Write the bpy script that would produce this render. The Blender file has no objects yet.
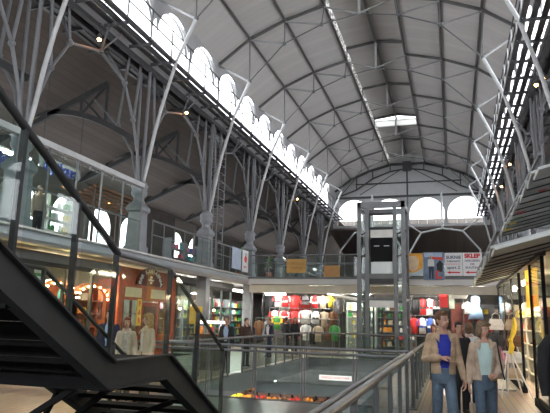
import bpy, bmesh, math, random
from mathutils import Vector, Matrix, Quaternion
random.seed(7)
PI = math.pi
S = bpy.context.scene
COL = S.collection
V = Vector

# ------------------------------------------------------------------ materials
MATS = {}
def mat(name, col, rough=0.6, metal=0.0, var=0.12, scale=6.0, bump=0.0, spec=0.5, coat=0.0):
    """principled material whose colour is broken up by noise"""
    if name in MATS: return MATS[name]
    m = bpy.data.materials.new(name); m.use_nodes = True
    nt = m.node_tree; b = nt.nodes['Principled BSDF']
    tc = nt.nodes.new('ShaderNodeTexCoord'); nz = nt.nodes.new('ShaderNodeTexNoise')
    nz.inputs['Scale'].default_value = scale; nz.inputs['Detail'].default_value = 4
    nt.links.new(tc.outputs['Object'], nz.inputs['Vector'])
    rp = nt.nodes.new('ShaderNodeValToRGB')
    lo = [max(0, c*(1-var)) for c in col]; hi = [min(1, c*(1+var)) for c in col]
    rp.color_ramp.elements[0].position = .3; rp.color_ramp.elements[1].position = .7
    rp.color_ramp.elements[0].color = (*lo, 1); rp.color_ramp.elements[1].color = (*hi, 1)
    nt.links.new(nz.outputs['Fac'], rp.inputs['Fac'])
    nt.links.new(rp.outputs['Color'], b.inputs['Base Color'])
    b.inputs['Roughness'].default_value = rough; b.inputs['Metallic'].default_value = metal
    b.inputs['Specular IOR Level'].default_value = spec
    b.inputs['Coat Weight'].default_value = coat
    if bump:
        bp = nt.nodes.new('ShaderNodeBump'); bp.inputs['Strength'].default_value = bump
        nt.links.new(nz.outputs['Fac'], bp.inputs['Height']); nt.links.new(bp.outputs['Normal'], b.inputs['Normal'])
    MATS[name] = m
    return m

def planks(name, col, axis='Y', pitch=0.3, seam=0.35, rough=0.7, var=0.15, bump=0.4):
    """boards: dark seam every pitch along axis, per-board tint"""
    if name in MATS: return MATS[name]
    m = bpy.data.materials.new(name); m.use_nodes = True
    nt = m.node_tree; b = nt.nodes['Principled BSDF']; N = nt.nodes.new; L = nt.links.new
    tc = N('ShaderNodeTexCoord'); sp = N('ShaderNodeSeparateXYZ'); L(tc.outputs['Object'], sp.inputs[0])
    dv = N('ShaderNodeMath'); dv.operation = 'DIVIDE'; dv.inputs[1].default_value = pitch; L(sp.outputs[axis], dv.inputs[0])
    fr = N('ShaderNodeMath'); fr.operation = 'FRACT'; L(dv.outputs[0], fr.inputs[0])
    fl = N('ShaderNodeMath'); fl.operation = 'FLOOR'; L(dv.outputs[0], fl.inputs[0])
    wn = N('ShaderNodeTexWhiteNoise'); wn.noise_dimensions = '1D'; L(fl.outputs[0], wn.inputs['W'])
    nz = N('ShaderNodeTexNoise'); nz.inputs['Scale'].default_value = 3; L(tc.outputs['Object'], nz.inputs['Vector'])
    ad = N('ShaderNodeMath'); ad.operation = 'ADD'; L(wn.outputs['Value'], ad.inputs[0]); L(nz.outputs['Fac'], ad.inputs[1])
    rp = N('ShaderNodeValToRGB'); rp.color_ramp.elements[0].position = .3; rp.color_ramp.elements[1].position = 1.0
    hl = N('ShaderNodeMath'); hl.operation = 'MULTIPLY'; hl.inputs[1].default_value = .7; L(ad.outputs[0], hl.inputs[0])
    rp.color_ramp.elements[0].color = (*[c*(1-var) for c in col], 1); rp.color_ramp.elements[1].color = (*[min(1, c*(1+var)) for c in col], 1)
    L(hl.outputs[0], rp.inputs['Fac'])
    lt = N('ShaderNodeMath'); lt.operation = 'LESS_THAN'; lt.inputs[1].default_value = .05; L(fr.outputs[0], lt.inputs[0])
    mx = N('ShaderNodeMix'); mx.data_type = 'RGBA'; L(lt.outputs[0], mx.inputs['Factor']); L(rp.outputs['Color'], mx.inputs['A'])
    mx.inputs['B'].default_value = (*[c*seam for c in col], 1); L(mx.outputs['Result'], b.inputs['Base Color'])
    bp = N('ShaderNodeBump'); bp.inputs['Strength'].default_value = bump; bp.inputs['Distance'].default_value = .02
    L(fr.outputs[0], bp.inputs['Height']); L(bp.outputs['Normal'], b.inputs['Normal'])
    b.inputs['Roughness'].default_value = rough
    MATS[name] = m
    return m

def tiles(name, c1, c2, mortar, scale=1.0, rough=0.35, w=0.5, h=0.25, bump=.1):
    m = bpy.data.materials.new(name); m.use_nodes = True
    nt = m.node_tree; b = nt.nodes['Principled BSDF']; N = nt.nodes.new; L = nt.links.new
    tc = N('ShaderNodeTexCoord'); br = N('ShaderNodeTexBrick'); L(tc.outputs['Object'], br.inputs['Vector'])
    mp = N('ShaderNodeMapping'); mp.inputs['Rotation'].default_value = (0, 0, PI/2)
    L(tc.outputs['Object'], mp.inputs['Vector']); L(mp.outputs['Vector'], br.inputs['Vector'])
    br.inputs['Color1'].default_value = (*c1, 1); br.inputs['Color2'].default_value = (*c2, 1); br.inputs['Mortar'].default_value = (*mortar, 1)
    br.inputs['Scale'].default_value = scale; br.inputs['Mortar Size'].default_value = .012
    br.inputs['Brick Width'].default_value = w; br.inputs['Row Height'].default_value = h
    nz = N('ShaderNodeTexNoise'); nz.inputs['Scale'].default_value = 1.3; nz.inputs['Detail'].default_value = 6; L(tc.outputs['Object'], nz.inputs['Vector'])
    mx = N('ShaderNodeMix'); mx.data_type = 'RGBA'; mx.blend_type = 'MULTIPLY'; mx.inputs['Factor'].default_value = .35
    L(br.outputs['Color'], mx.inputs['A']); L(nz.outputs['Color'], mx.inputs['B']); L(mx.outputs['Result'], b.inputs['Base Color'])
    b.inputs['Roughness'].default_value = rough
    MATS[name] = m
    return m

def glass(name, tint=(.86, .93, .9), refl=.12, haze=0.0):
    m = bpy.data.materials.new(name); m.use_nodes = True
    nt = m.node_tree; N = nt.nodes.new; L = nt.links.new
    nt.nodes.remove(nt.nodes['Principled BSDF']); out = nt.nodes['Material Output']
    t = N('ShaderNodeBsdfTransparent'); t.inputs['Color'].default_value = (*tint, 1)
    g = N('ShaderNodeBsdfGlossy'); g.inputs['Roughness'].default_value = .03
    lw = N('ShaderNodeLayerWeight'); lw.inputs['Blend'].default_value = .5
    pw = N('ShaderNodeMath'); pw.operation = 'POWER'; pw.inputs[1].default_value = 4.5; L(lw.outputs['Facing'], pw.inputs[0])
    ad = N('ShaderNodeMath'); ad.operation = 'MULTIPLY_ADD'; ad.inputs[1].default_value = .5; ad.inputs[2].default_value = refl*.5; ad.use_clamp = True; L(pw.outputs[0], ad.inputs[0])
    mx = N('ShaderNodeMixShader'); L(ad.outputs[0], mx.inputs[0]); L(t.outputs[0], mx.inputs[1]); L(g.outputs[0], mx.inputs[2])
    last = mx
    if haze:
        d = N('ShaderNodeBsdfDiffuse'); d.inputs['Color'].default_value = (.6, .65, .63, 1)
        m2 = N('ShaderNodeMixShader'); m2.inputs[0].default_value = haze; L(mx.outputs[0], m2.inputs[1]); L(d.outputs[0], m2.inputs[2]); last = m2
    L(last.outputs[0], out.inputs['Surface'])
    MATS[name] = m
    return m

def emit(name, col, strength):
    if name in MATS: return MATS[name]
    m = bpy.data.materials.new(name); m.use_nodes = True
    b = m.node_tree.nodes['Principled BSDF']
    b.inputs['Base Color'].default_value = (*col, 1)
    b.inputs['Emission Color'].default_value = (*col, 1); b.inputs['Emission Strength'].default_value = strength
    MATS[name] = m
    return m

def frosted(name, col, holes=0.0, scale=9):
    """old glazing: lets sky light through, grime keeps part of it dark"""
    m = bpy.data.materials.new(name); m.use_nodes = True
    nt = m.node_tree; N = nt.nodes.new; L = nt.links.new
    nt.nodes.remove(nt.nodes['Principled BSDF']); out = nt.nodes['Material Output']
    t = N('ShaderNodeBsdfTranslucent'); t.inputs['Color'].default_value = (*col, 1)
    if holes:
        d = N('ShaderNodeBsdfDiffuse'); d.inputs['Color'].default_value = (.12, .11, .1, 1)
        tc = N('ShaderNodeTexCoord'); nz = N('ShaderNodeTexNoise'); nz.inputs['Scale'].default_value = scale; nz.inputs['Detail'].default_value = 3
        L(tc.outputs['Object'], nz.inputs['Vector'])
        rp = N('ShaderNodeValToRGB'); rp.color_ramp.elements[0].position = .5-holes; rp.color_ramp.elements[1].position = .62
        L(nz.outputs['Fac'], rp.inputs['Fac'])
        mx = N('ShaderNodeMixShader'); L(rp.outputs['Color'], mx.inputs[0]); L(d.outputs[0], mx.inputs[1]); L(t.outputs[0], mx.inputs[2])
        L(mx.outputs[0], out.inputs['Surface'])
    else:
        L(t.outputs[0], out.inputs['Surface'])
    MATS[name] = m
    return m

# ------------------------------------------------------------------ mesh builder
class MB:
    def __init__(s): s.v = []; s.f = []; s.sm = []
    def add(s, vs, fs, smooth=False):
        o = len(s.v); s.v += [tuple(p) for p in vs]; s.f += [tuple(i+o for i in f) for f in fs]; s.sm += [smooth]*len(fs); return s
    def box(s, a, b):
        x0, x1 = sorted((a[0], b[0])); y0, y1 = sorted((a[1], b[1])); z0, z1 = sorted((a[2], b[2]))
        vs = [(x, y, z) for z in (z0, z1) for y in (y0, y1) for x in (x0, x1)]
        return s.add(vs, [(0,2,3,1),(4,5,7,6),(0,1,5,4),(2,6,7,3),(0,4,6,2),(1,3,7,5)])
    def bar(s, p, q, w, h, up=(0,0,1)):
        """rectangular bar from p to q; h is measured towards up"""
        p = V(p); q = V(q); d = (q-p).normalized(); u = V(up)
        if abs(d.dot(u)) > .99: u = V((1,0,0))
        x = d.cross(u).normalized(); u = x.cross(d).normalized()
        vs = []
        for c in (p, q):
            for a, b_ in ((-1,-1),(1,-1),(1,1),(-1,1)): vs.append(c + x*(a*w/2) + u*(b_*h/2))
        return s.add(vs, [(3,2,1,0),(4,5,6,7),(0,1,5,4),(1,2,6,5),(2,3,7,6),(3,0,4,7)])
    def tube(s, pts, r, n=8, cap=True):
        pts = [V(p) for p in pts]; rs = r if isinstance(r, (list, tuple)) else [r]*len(pts)
        vs = []; fs = []; prev = None
        for i, p in enumerate(pts):
            d = (pts[min(i+1, len(pts)-1)]-pts[max(i-1, 0)]).normalized()
            if prev is None:
                u = V((0,0,1)) if abs(d.z) < .9 else V((1,0,0)); x = d.cross(u).normalized()
            else:
                x = (prev - d*prev.dot(d)).normalized()
            prev = x; y = d.cross(x)
            for k in range(n):
                a = 2*PI*k/n; vs.append(p + (x*math.cos(a)+y*math.sin(a))*rs[i])
        for i in range(len(pts)-1):
            for k in range(n):
                fs.append((i*n+k, i*n+(k+1)%n, (i+1)*n+(k+1)%n, (i+1)*n+k))
        s.add(vs, fs, n > 5)
        if cap:
            s.add([vs[k] for k in range(n)], [tuple(range(n))[::-1]]); s.add(vs[-n:], [tuple(range(n))])
        return s
    def lathe(s, c, prof, n=16, axis=(0,0,1)):
        """prof: list of (radius, height)"""
        q = V((0,0,1)).rotation_difference(V(axis)); c = V(c); vs = []; fs = []
        for r, h in prof:
            for k in range(n):
                a = 2*PI*k/n; vs.append(c + q @ V((r*math.cos(a), r*math.sin(a), h)))
        for i in range(len(prof)-1):
            for k in range(n): fs.append((i*n+k, i*n+(k+1)%n, (i+1)*n+(k+1)%n, (i+1)*n+k))
        fs.append(tuple(range(n))[::-1]); fs.append(tuple(range((len(prof)-1)*n, len(prof)*n)))
        return s.add(vs, fs, n > 8)
    def sphere(s, c, r, n=10, sc=(1,1,1)):
        m = n//2; prof = []
        vs = []; fs = []; c = V(c)
        for i in range(m+1):
            t = PI*i/m
            for k in range(n):
                a = 2*PI*k/n; vs.append(c+V((r*sc[0]*math.sin(t)*math.cos(a), r*sc[1]*math.sin(t)*math.sin(a), -r*sc[2]*math.cos(t))))
        for i in range(m):
            for k in range(n): fs.append((i*n+k, i*n+(k+1)%n, (i+1)*n+(k+1)%n, (i+1)*n+k))
        return s.add(vs, fs, True)
    def quad(s, pts, th=0.0):
        """polygon, given thickness along its normal"""
        pts = [V(p) for p in pts]; n = len(pts)
        if not th: return s.add(pts, [tuple(range(n))])
        nn = V((0,0,0))
        for i in range(n):
            a, b = pts[i], pts[(i+1) % n]
            nn += V(((a.y-b.y)*(a.z+b.z), (a.z-b.z)*(a.x+b.x), (a.x-b.x)*(a.y+b.y)))
        nn.normalize(); back = [p-nn*th for p in pts]
        fs = [tuple(range(n)), tuple(range(n, 2*n))[::-1]]+[(i, n+i, n+(i+1) % n, (i+1) % n) for i in range(n)]
        return s.add(pts+back, fs)
    def loft(s, rings, smooth=True, cap=True):
        n = len(rings[0]); vs = [p for r in rings for p in r]; fs = []
        for i in range(len(rings)-1):
            for k in range(n): fs.append((i*n+k, i*n+(k+1) % n, (i+1)*n+(k+1) % n, (i+1)*n+k))
        if cap: fs.append(tuple(range(n))[::-1]); fs.append(tuple(range(len(vs)-n, len(vs))))
        return s.add(vs, fs, smooth)
    def text(s, txt, size, origin, xdir, ydir, depth=.004, align='CENTER', bold=0.0):
        cu = bpy.data.curves.new('t', 'FONT'); cu.body = txt; cu.size = size; cu.align_x = align; cu.align_y = 'CENTER'
        cu.extrude = depth/size/2*size; cu.offset = bold
        o = bpy.data.objects.new('t', cu); COL.objects.link(o)
        dg = bpy.context.evaluated_depsgraph_get(); me = bpy.data.meshes.new_from_object(o.evaluated_get(dg))
        X = V(xdir).normalized(); Y = V(ydir).normalized(); Z = X.cross(Y); O = V(origin)
        s.add([O+X*v.co.x+Y*v.co.y+Z*v.co.z for v in me.vertices], [tuple(p.vertices) for p in me.polygons])
        bpy.data.objects.remove(o); bpy.data.curves.remove(cu); bpy.data.meshes.remove(me)
        return s
    def build(s, name, m, parent=None):
        me = bpy.data.meshes.new(name); me.from_pydata(s.v, [], s.f); me.validate(); 
        if len(me.polygons) == len(s.sm): me.polygons.foreach_set('use_smooth', s.sm)
        bm = bmesh.new(); bm.from_mesh(me); bmesh.ops.recalc_face_normals(bm, faces=bm.faces); bm.to_mesh(me); bm.free()
        me.materials.append(m); me.update()
        o = bpy.data.objects.new(name, me); COL.objects.link(o)
        if parent is not None:
            r = parent
            o.parent = r
            # all geometry is written in world space: undo the chain of the parent's offset
            off = V((0,0,0)); 
            while r is not None: off += r.location; r = r.parent
            me.transform(Matrix.Translation(-off))
        return o

def tag(o, label, cat, group=None):
    o['label'] = label; o['category'] = cat
    if group: o['group'] = group
    return o
def thing(name, loc, label, cat, group=None):
    o = bpy.data.objects.new(name, None); COL.objects.link(o); o.location = loc; o.empty_display_size = .2
    return tag(o, label, cat, group)
def solo(mb, name, m, label, cat, group=None):
    """a thing that is one mesh: origin put at its base"""
    o = mb.build(name, m); recentre(o); return tag(o, label, cat, group)
def recentre(o):
    me = o.data; xs = [v.co.x for v in me.vertices]; ys = [v.co.y for v in me.vertices]; zs = [v.co.z for v in me.vertices]
    c = V(((min(xs)+max(xs))/2, (min(ys)+max(ys))/2, min(zs))); me.transform(Matrix.Translation(-c)); o.location = c
def struct(mb, name, m, parent=None):
    o = mb.build(name, m, parent)
    if parent is None: o['kind'] = 'structure'
    return o
def copy_tree(o, loc=None, rotz=None, label=None, group=None, mats=None):
    """copy of a thing with copies of its parts and sub-parts"""
    def rec(src, par):
        c = src.copy(); COL.objects.link(c)
        if par is not None: c.parent = par
        for ch in src.children: rec(ch, c)
        return c
    r = rec(o, None)
    if loc is not None: r.location = loc
    if rotz is not None: r.rotation_euler = (0, 0, rotz)
    if label: r['label'] = label
    if group: r['group'] = group
    return r
ORD = ['first', 'second', 'third', 'fourth', 'fifth', 'sixth', 'seventh', 'eighth', 'ninth', 'tenth', 'eleventh', 'twelfth']
def arc(c, r, a0, a1, n): return [(c[0]+r*math.cos(a0+(a1-a0)*i/n), c[1]+r*math.sin(a0+(a1-a0)*i/n)) for i in range(n+1)]

# palette
STEEL = mat('painted_grey_steel', (.13, .135, .14), .5, .0, .12, 4)
LIGHTSTEEL = mat('pale_grey_steel', (.165, .17, .18), .45, .1, .1, 4)
PALETUBE = mat('whitish_window_lit_strut', (.45, .455, .46), .4, .1, .08, 4)  # pale strut colour, lightened to hold the window light on the roof struts
DARKSTEEL = mat('dark_grey_steel', (.04, .04, .042), .6, .1, .15, 5)
BLACKSTEEL = mat('blackened_steel', (.016, .016, .017), .85, 0, .2, 5, 0, .2)
CHROME = mat('brushed_steel', (.20, .205, .21), .35, .6, .06, 12)
WHITE = mat('white_paint', (.72, .71, .69), .5, 0, .05, 3)
CREAM = mat('cream_paint', (.62, .58, .48), .5, 0, .06, 3)
REDWOOD = mat('red_stained_wood', (.26, .06, .025), .45, 0, .3, 9)
DARKWOOD = mat('dark_brown_wood', (.09, .035, .02), .5, 0, .3, 9)
CONC = mat('grey_concrete', (.23, .23, .22), .8, 0, .15, 3, .1)
GLASS = glass('clear_pane_glass', (.90, .95, .93), .05)
GREENGLASS = glass('green_tinted_glass', (.86, .91, .89), .06)
SHOPGLASS = glass('shop_window_glass', (.88, .94, .92), .05)
# ------------------------------------------------------------------ camera (f = 570 px of a 550 px wide frame)
def make_camera():
    f, cx, cy = 570.0, 275.0, 206.5
    c = lambda x, y: V((x-cx, -(y-cy), f))
    d = c(453, 322).normalized(); h = c(553, 324.4)
    U = d.cross(h).normalized()
    if U.y < 0: U = -U
    X = d.cross(U)
    if X.x < 0: X = -X
    # rows of world axes in camera terms (x right, y up, z forward)
    right = V((X.x, d.x, U.x)); up = V((X.y, d.y, U.y)); fwd = V((X.z, d.z, U.z))
    M = Matrix((( right.x, up.x, -fwd.x, 0), (right.y, up.y, -fwd.y, 0), (right.z, up.z, -fwd.z, 1.65), (0,0,0,1)))
    cam = bpy.data.cameras.new('camera'); cam.sensor_width = 36; cam.sensor_fit = 'HORIZONTAL'; cam.lens = f/550*36
    cam.clip_start = .05; cam.clip_end = 500
    o = bpy.data.objects.new('camera', cam); COL.objects.link(o); o.matrix_world = M; S.camera = o
make_camera()

XC = -3.55                     # centre line of the nave
BAY = 5.88; Y0 = 11.6          # column spacing, first column
YS = [Y0+BAY*k for k in range(7)]
YG = 52.0                      # gable
XL, XR = XC-6.95, XC+6.95      # column lines

# ---- floors
fl = MB()
for x0, x1, y0, y1 in ((-18, -6.0, -8, 60), (-.85, 9, -8, 60), (-6.0, -.85, 24.7, 60)):
    fl.box((x0, y0, -.45), (x1, y1, 0))
FLOORM = tiles('sandy_plank_tiles', (.36, .275, .215), (.41, .315, .245), (.18, .13, .1), 1.0, .32, .9, .16)
struct(fl, 'floor', FLOORM)
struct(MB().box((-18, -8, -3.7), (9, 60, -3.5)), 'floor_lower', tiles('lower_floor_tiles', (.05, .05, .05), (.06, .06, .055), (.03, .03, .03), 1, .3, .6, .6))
struct(MB().box((-6.0, -8, -.45), (-.85, 11.7, 0)), 'floor_dark', tiles('polished_dark_tiles', (.06, .075, .075), (.07, .085, .08), (.03, .03, .03), 1, .3, .6, .6))
# void edging and the beam that crosses it
e = MB()
e.box((-6.02, 11.55, -.5), (-.83, 11.72, .01)); e.box((-6.02, 24.68, -.5), (-.83, 24.85, .02))
e.box((-6.15, 11.55, -.5), (-5.98, 24.85, .02)); e.box((-.87, 11.55, -.5), (-.7, 24.85, .02))
struct(e, 'trim_1', mat('slab_edge_grey', (.12, .125, .125), .7, 0, .12, 2))
struct(MB().box((-6.0, 17.7, -.66), (-.85, 18.2, -.35)), 'trim_2', MATS['slab_edge_grey'])

# ---- nave roof: half section by offset from the centre line
SEC = [(6.65, 13.5), (5.15, 14.6), (3.45, 15.32), (1.6, 15.8)]
MON = [(1.6, 16.55), (0, 16.78)]
ROOFY0, ROOFY1 = -8.0, YG+.3
ROOFM = planks('grey_roof_boards', (.44, .424, .41), 'Y', .42, .86, .8, .045, .1)
r = MB()
for sg in (-1, 1):
    for a, b in zip(SEC[:-1], SEC[1:]):
        r.quad([(XC+sg*a[0], ROOFY0, a[1]), (XC+sg*b[0], ROOFY0, b[1]), (XC+sg*b[0], ROOFY1, b[1]), (XC+sg*a[0], ROOFY1, a[1])], .0)
        r.quad([(XC+sg*a[0], ROOFY0, a[1]+.2), (XC+sg*b[0], ROOFY0, b[1]+.2), (XC+sg*b[0], ROOFY1, b[1]+.2), (XC+sg*a[0], ROOFY1, a[1]+.2)], .0)
    # raised lantern strip, left out where the skylight panel lights the nave
    for y0, y1 in ((ROOFY0, 41.5), (42.7, ROOFY1)):
        r.quad([(XC+sg*1.75, y0, MON[0][1]), (XC, y0, MON[1][1]), (XC, y1, MON[1][1]), (XC+sg*1.75, y1, MON[0][1])], .05)
struct(r, 'ceiling', ROOFM)
STRIPG = frosted('grimy_lantern_glazing', (.75, .74, .72), .03, 7)
STRIPR = frosted('clean_lantern_glazing', (.5, .5, .5), .0)
struct(MB().quad([(XC-1.6, ROOFY0, 15.8), (XC-1.6, ROOFY1, 15.8), (XC-1.6, ROOFY1, 16.55), (XC-1.6, ROOFY0, 16.55)], .02), 'window_1', STRIPG)
struct(MB().quad([(XC+1.6, ROOFY0, 15.8), (XC+1.6, ROOFY1, 15.8), (XC+1.6, ROOFY1, 16.55), (XC+1.6, ROOFY0, 16.55)], .02), 'window_2', STRIPG)
struct(MB().box((XC-1.65, 41.4, 16.4), (XC+1.65, 42.8, 16.45)), 'window_3', frosted('milky_skylight', (.42, .42, .41)))

# ---- clerestory walls with a pair of arched openings to each bay
WALLM = mat('grey_plastered_wall', (.33, .33, .335), .8, 0, .08, 2)
def arched_wall(mb, plane, p0, p1, z0, z1, opens, flip):
    """wall in the plane x=plane or y=plane from p0 to p1 with arched openings (centre, halfwidth, sill, spring)"""
    def P(u, z): return (plane[1], u, z) if plane[0] == 'x' else (u, plane[1], z)
    cur = p0
    for c, hw, zs, sp in opens:
        mb.add([P(cur, z0), P(c-hw, z0), P(c-hw, z1), P(cur, z1)], [(0,1,2,3)])
        if zs > z0: mb.add([P(c-hw, z0), P(c+hw, z0), P(c+hw, zs), P(c-hw, zs)], [(0,1,2,3)])
        ar = [(c-hw*math.cos(PI*i/14), sp+min(hw*1.0, z1-.12-sp)*math.sin(PI*i/14)) for i in range(15)]
        for a, b in zip(ar[:-1], ar[1:]):
            mb.add([P(a[0], a[1]), P(b[0], b[1]), P(b[0], z1), P(a[0], z1)], [(0,1,2,3)])
        cur = c+hw
    mb.add([P(cur, z0), P(p1, z0), P(p1, z1), P(cur, z1)], [(0,1,2,3)])
def opens_for(y0, y1):
    out = []; k = -8
    while True:
        c = Y0+BAY*(k/2)+BAY/4
        if c > y1-1.4: break
        if c > y0+1.4: out.append((c, 1.43, 10.85, 12.05))
        k += 1
    return out
opn = opens_for(ROOFY0, YG)
for nm, x in (('wall_left', XC-6.68), ('wall_right', XC+6.68)):
    w = MB(); arched_wall(w, ('x', x), ROOFY0, YG, 10.55, 13.55, opn, False); arched_wall(w, ('x', x+(-.25 if x < XC else .25)), ROOFY0, YG, 10.55, 13.55, opn, False)
    struct(w, nm, WALLM)
# gable
gop = [(XC+dx, 1.52, 10.2, 11.15) for dx in (-4.95, -1.65, 1.65, 4.95)]
w = MB(); arched_wall(w, ('y', YG), XC-6.9, XC+6.9, 9.95, 12.85, gop, False); arched_wall(w, ('y', YG+.3), XC-6.9, XC+6.9, 9.95, 12.85, gop, False)
for y in (YG, YG+.3):
    w.add([(XC-6.9, y, 12.85), (XC+6.9, y, 12.85)]+[(XC+sg*o, y, z) for sg, o, z in ((1, 6.65, 13.5), (1, 5.15, 14.6), (1, 3.45, 15.32), (1, 1.6, 15.8), (1, 1.6, 16.55), (1, 0, 16.78), (-1, 1.6, 16.55), (-1, 1.6, 15.8), (-1, 3.45, 15.32), (-1, 5.15, 14.6), (-1, 6.65, 13.5))], [tuple(range(13))])
w2 = MB(); arched_wall(w2, ('y', -8.0), XC-6.9, XC+6.9, 9.0, 12.85, gop, False)
w2.add([(XC-6.9, -8, 12.85), (XC+6.9, -8, 12.85)]+[(XC+sg*o, -8, z) for sg, o, z in ((1, 6.65, 13.5), (1, 5.15, 14.6), (1, 3.45, 15.32), (1, 1.6, 15.8), (1, 1.6, 16.55), (1, 0, 16.78), (-1, 1.6, 16.55), (-1, 1.6, 15.8), (-1, 3.45, 15.32), (-1, 5.15, 14.6), (-1, 6.65, 13.5))], [tuple(range(13))])
w2.box((XC-6.9, -8.2, -3.5), (XC+6.9, -8, 4.6)); w2.box((-17.75, -8.2, 0), (XC-6.9, -8, 12)); w2.box((XC+6.9, -8.2, 0), (XC+12.4, -8, 12))
struct(w2, 'wall_front', WALLM)
struct(w, 'wall_back', mat('pale_gable_boards', (.40, .40, .40), .8, 0, .06, 2))
# glazing bars of every arched window: two rails and a mullion grid, thin panes
wn = 3
WG = glass('old_window_glass', (.97, .98, 1), .02)
for side, x in (('left', XC-6.8), ('right', XC+6.8)):
    for c, hw, zs, sp in opn:
        wn += 1
        f = MB()
        ring = [(x, c-hw*math.cos(PI*i/14), sp+1.36*math.sin(PI*i/14)) for i in range(15)]
        pts = [(x, c-hw, zs)]+ring+[(x, c+hw, zs), (x, c-hw, zs)]
        for a, b in zip(pts[:-1], pts[1:]): f.bar(a, b, .03, .03, (1,0,0))
        o = struct(f, 'window_%d' % wn, WHITE)
        pn = MB().add([p for p in pts[:-1]], [tuple(range(len(pts)-1))])
        p = pn.build('window_pane', WG, o)
for c, hw, zs, sp in gop:
    wn += 1; f = MB(); y = YG+.15
    ring = [(c-hw*math.cos(PI*i/14), y, sp+hw*.98*math.sin(PI*i/14)) for i in range(15)]
    pts = [(c-hw, y, zs)]+ring+[(c+hw, y, zs), (c-hw, y, zs)]
    for a, b in zip(pts[:-1], pts[1:]): f.bar(a, b, .035, .035, (0,1,0))
    for dz in (.45, 1.0): f.bar((c-hw, y, zs+dz), (c+hw, y, zs+dz), .03, .03)
    for dx in (-.75, 0, .75): f.bar((c+dx, y, zs), (c+dx, y, sp+1.15), .03, .03)
    o = struct(f, 'window_%d' % wn, WHITE); MB().add(pts[:-1], [tuple(range(len(pts)-1))]).build('window_pane', WG, o)

# ---- aisles: dark boarded lean-to roofs, outer walls with arched windows
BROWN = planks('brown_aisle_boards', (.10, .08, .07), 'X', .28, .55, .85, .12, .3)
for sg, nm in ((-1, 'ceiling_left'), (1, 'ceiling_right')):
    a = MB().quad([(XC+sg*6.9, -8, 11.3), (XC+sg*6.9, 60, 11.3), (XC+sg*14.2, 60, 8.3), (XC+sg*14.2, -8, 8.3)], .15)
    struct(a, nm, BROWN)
AW = mat('dull_aisle_plaster', (.13, .115, .10), .85, 0, .15, 1.5)
aop = []
k = 0
while 2.32+k*2.94 < 56:
    aop.append((2.32+k*2.94, .95, 4.9, 6.2)); k += 1
for x, nm in ((XC-14.2, 'wall_far_left'), (XC+12.4, 'wall_far_right')):
    w = MB(); arched_wall(w, ('x', x), -8, 60, -.2, 8.6, aop, False); struct(w, nm, AW)
struct(MB().box((XC-14.4, 59.8, -3.5), (XC+14.4, 60.1, 12)), 'wall_end', AW)
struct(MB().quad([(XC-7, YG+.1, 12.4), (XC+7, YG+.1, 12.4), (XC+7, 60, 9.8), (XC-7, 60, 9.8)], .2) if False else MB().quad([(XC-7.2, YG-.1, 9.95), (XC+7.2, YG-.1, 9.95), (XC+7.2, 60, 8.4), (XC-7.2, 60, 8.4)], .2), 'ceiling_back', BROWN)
# ------------------------------------------------------------------ roof trusses
STRUTG = mat('mid_strut_paint', (.30, .305, .31), .4, .1, .08, 4)
RIBSTEEL = mat('rib_grey_steel', (.12, .12, .12), .5, .1, .12, 5)
NODES = [(5.1, 12.38), (3.45, 14.08), (1.7, 14.8), (0, 15.1)]
def roof_truss(y, label):
    t = thing('roof_truss', (XC, y, 12.3), label, 'roof truss', 'roof trusses of the nave')
    for sg in (-1, 1):
        a = MB(); P = [(XC+sg*o, y, z-.08) for o, z in SEC]
        for p, q in zip(P[:-1], P[1:]): a.bar(p, q, .09, .12)
        a.build('outer_chord', RIBSTEEL, t)
    m = MB(); m.bar((XC-1.6, y, 16.45), (XC, y, 16.68), .1, .16); m.bar((XC+1.6, y, 16.45), (XC, y, 16.68), .1, .16)
    for sg in (-1, 1): m.bar((XC+sg*1.6, y, 15.75), (XC+sg*1.6, y, 16.5), .1, .1)
    m.build('lantern_frame', RIBSTEEL, t)
    c = MB()
    nl = [(XC-o, y, z) for o, z in NODES]+[(XC+o, y, z) for o, z in NODES[-2::-1]]
    c.tube(nl, .028, 6); c.build('inner_chord', STEEL, t)
    for sg in (-1, 1):
        for i in range(4):
            MB().tube([(XC+sg*SEC[i][0], y, SEC[i][1]-.15), (XC+sg*NODES[i][0], y, NODES[i][1])], [.04, .055] if i else [.045, .065], 8).build('diagonal', STRUTG, t)
        for i in range(3):
            MB().tube([(XC+sg*SEC[i+1][0], y, SEC[i+1][1]-.15), (XC+sg*NODES[i][0], y, NODES[i][1])], .028, 6).build('hanger', STEEL, t)
            MB().sphere((XC+sg*NODES[i][0], y, NODES[i][1]), .1, 10).build('joint', STEEL, t)
    MB().tube([(XC, y, 15.1), (XC, y, 16.6)], .06, 8).build('king_post', PALETUBE, t)
for k in range(7):
    roof_truss(YS[k], ['nearest arched steel roof truss, crossing high above the stairs', 'second arched roof truss from the front of the hall', 'third arched roof truss, crossing the top of the view', 'fourth arched roof truss, in the middle of the vault', 'third arched roof truss from the far gable', 'second arched roof truss from the far gable, near the bright skylight', 'last arched roof truss in front of the far gable'][k])
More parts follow.
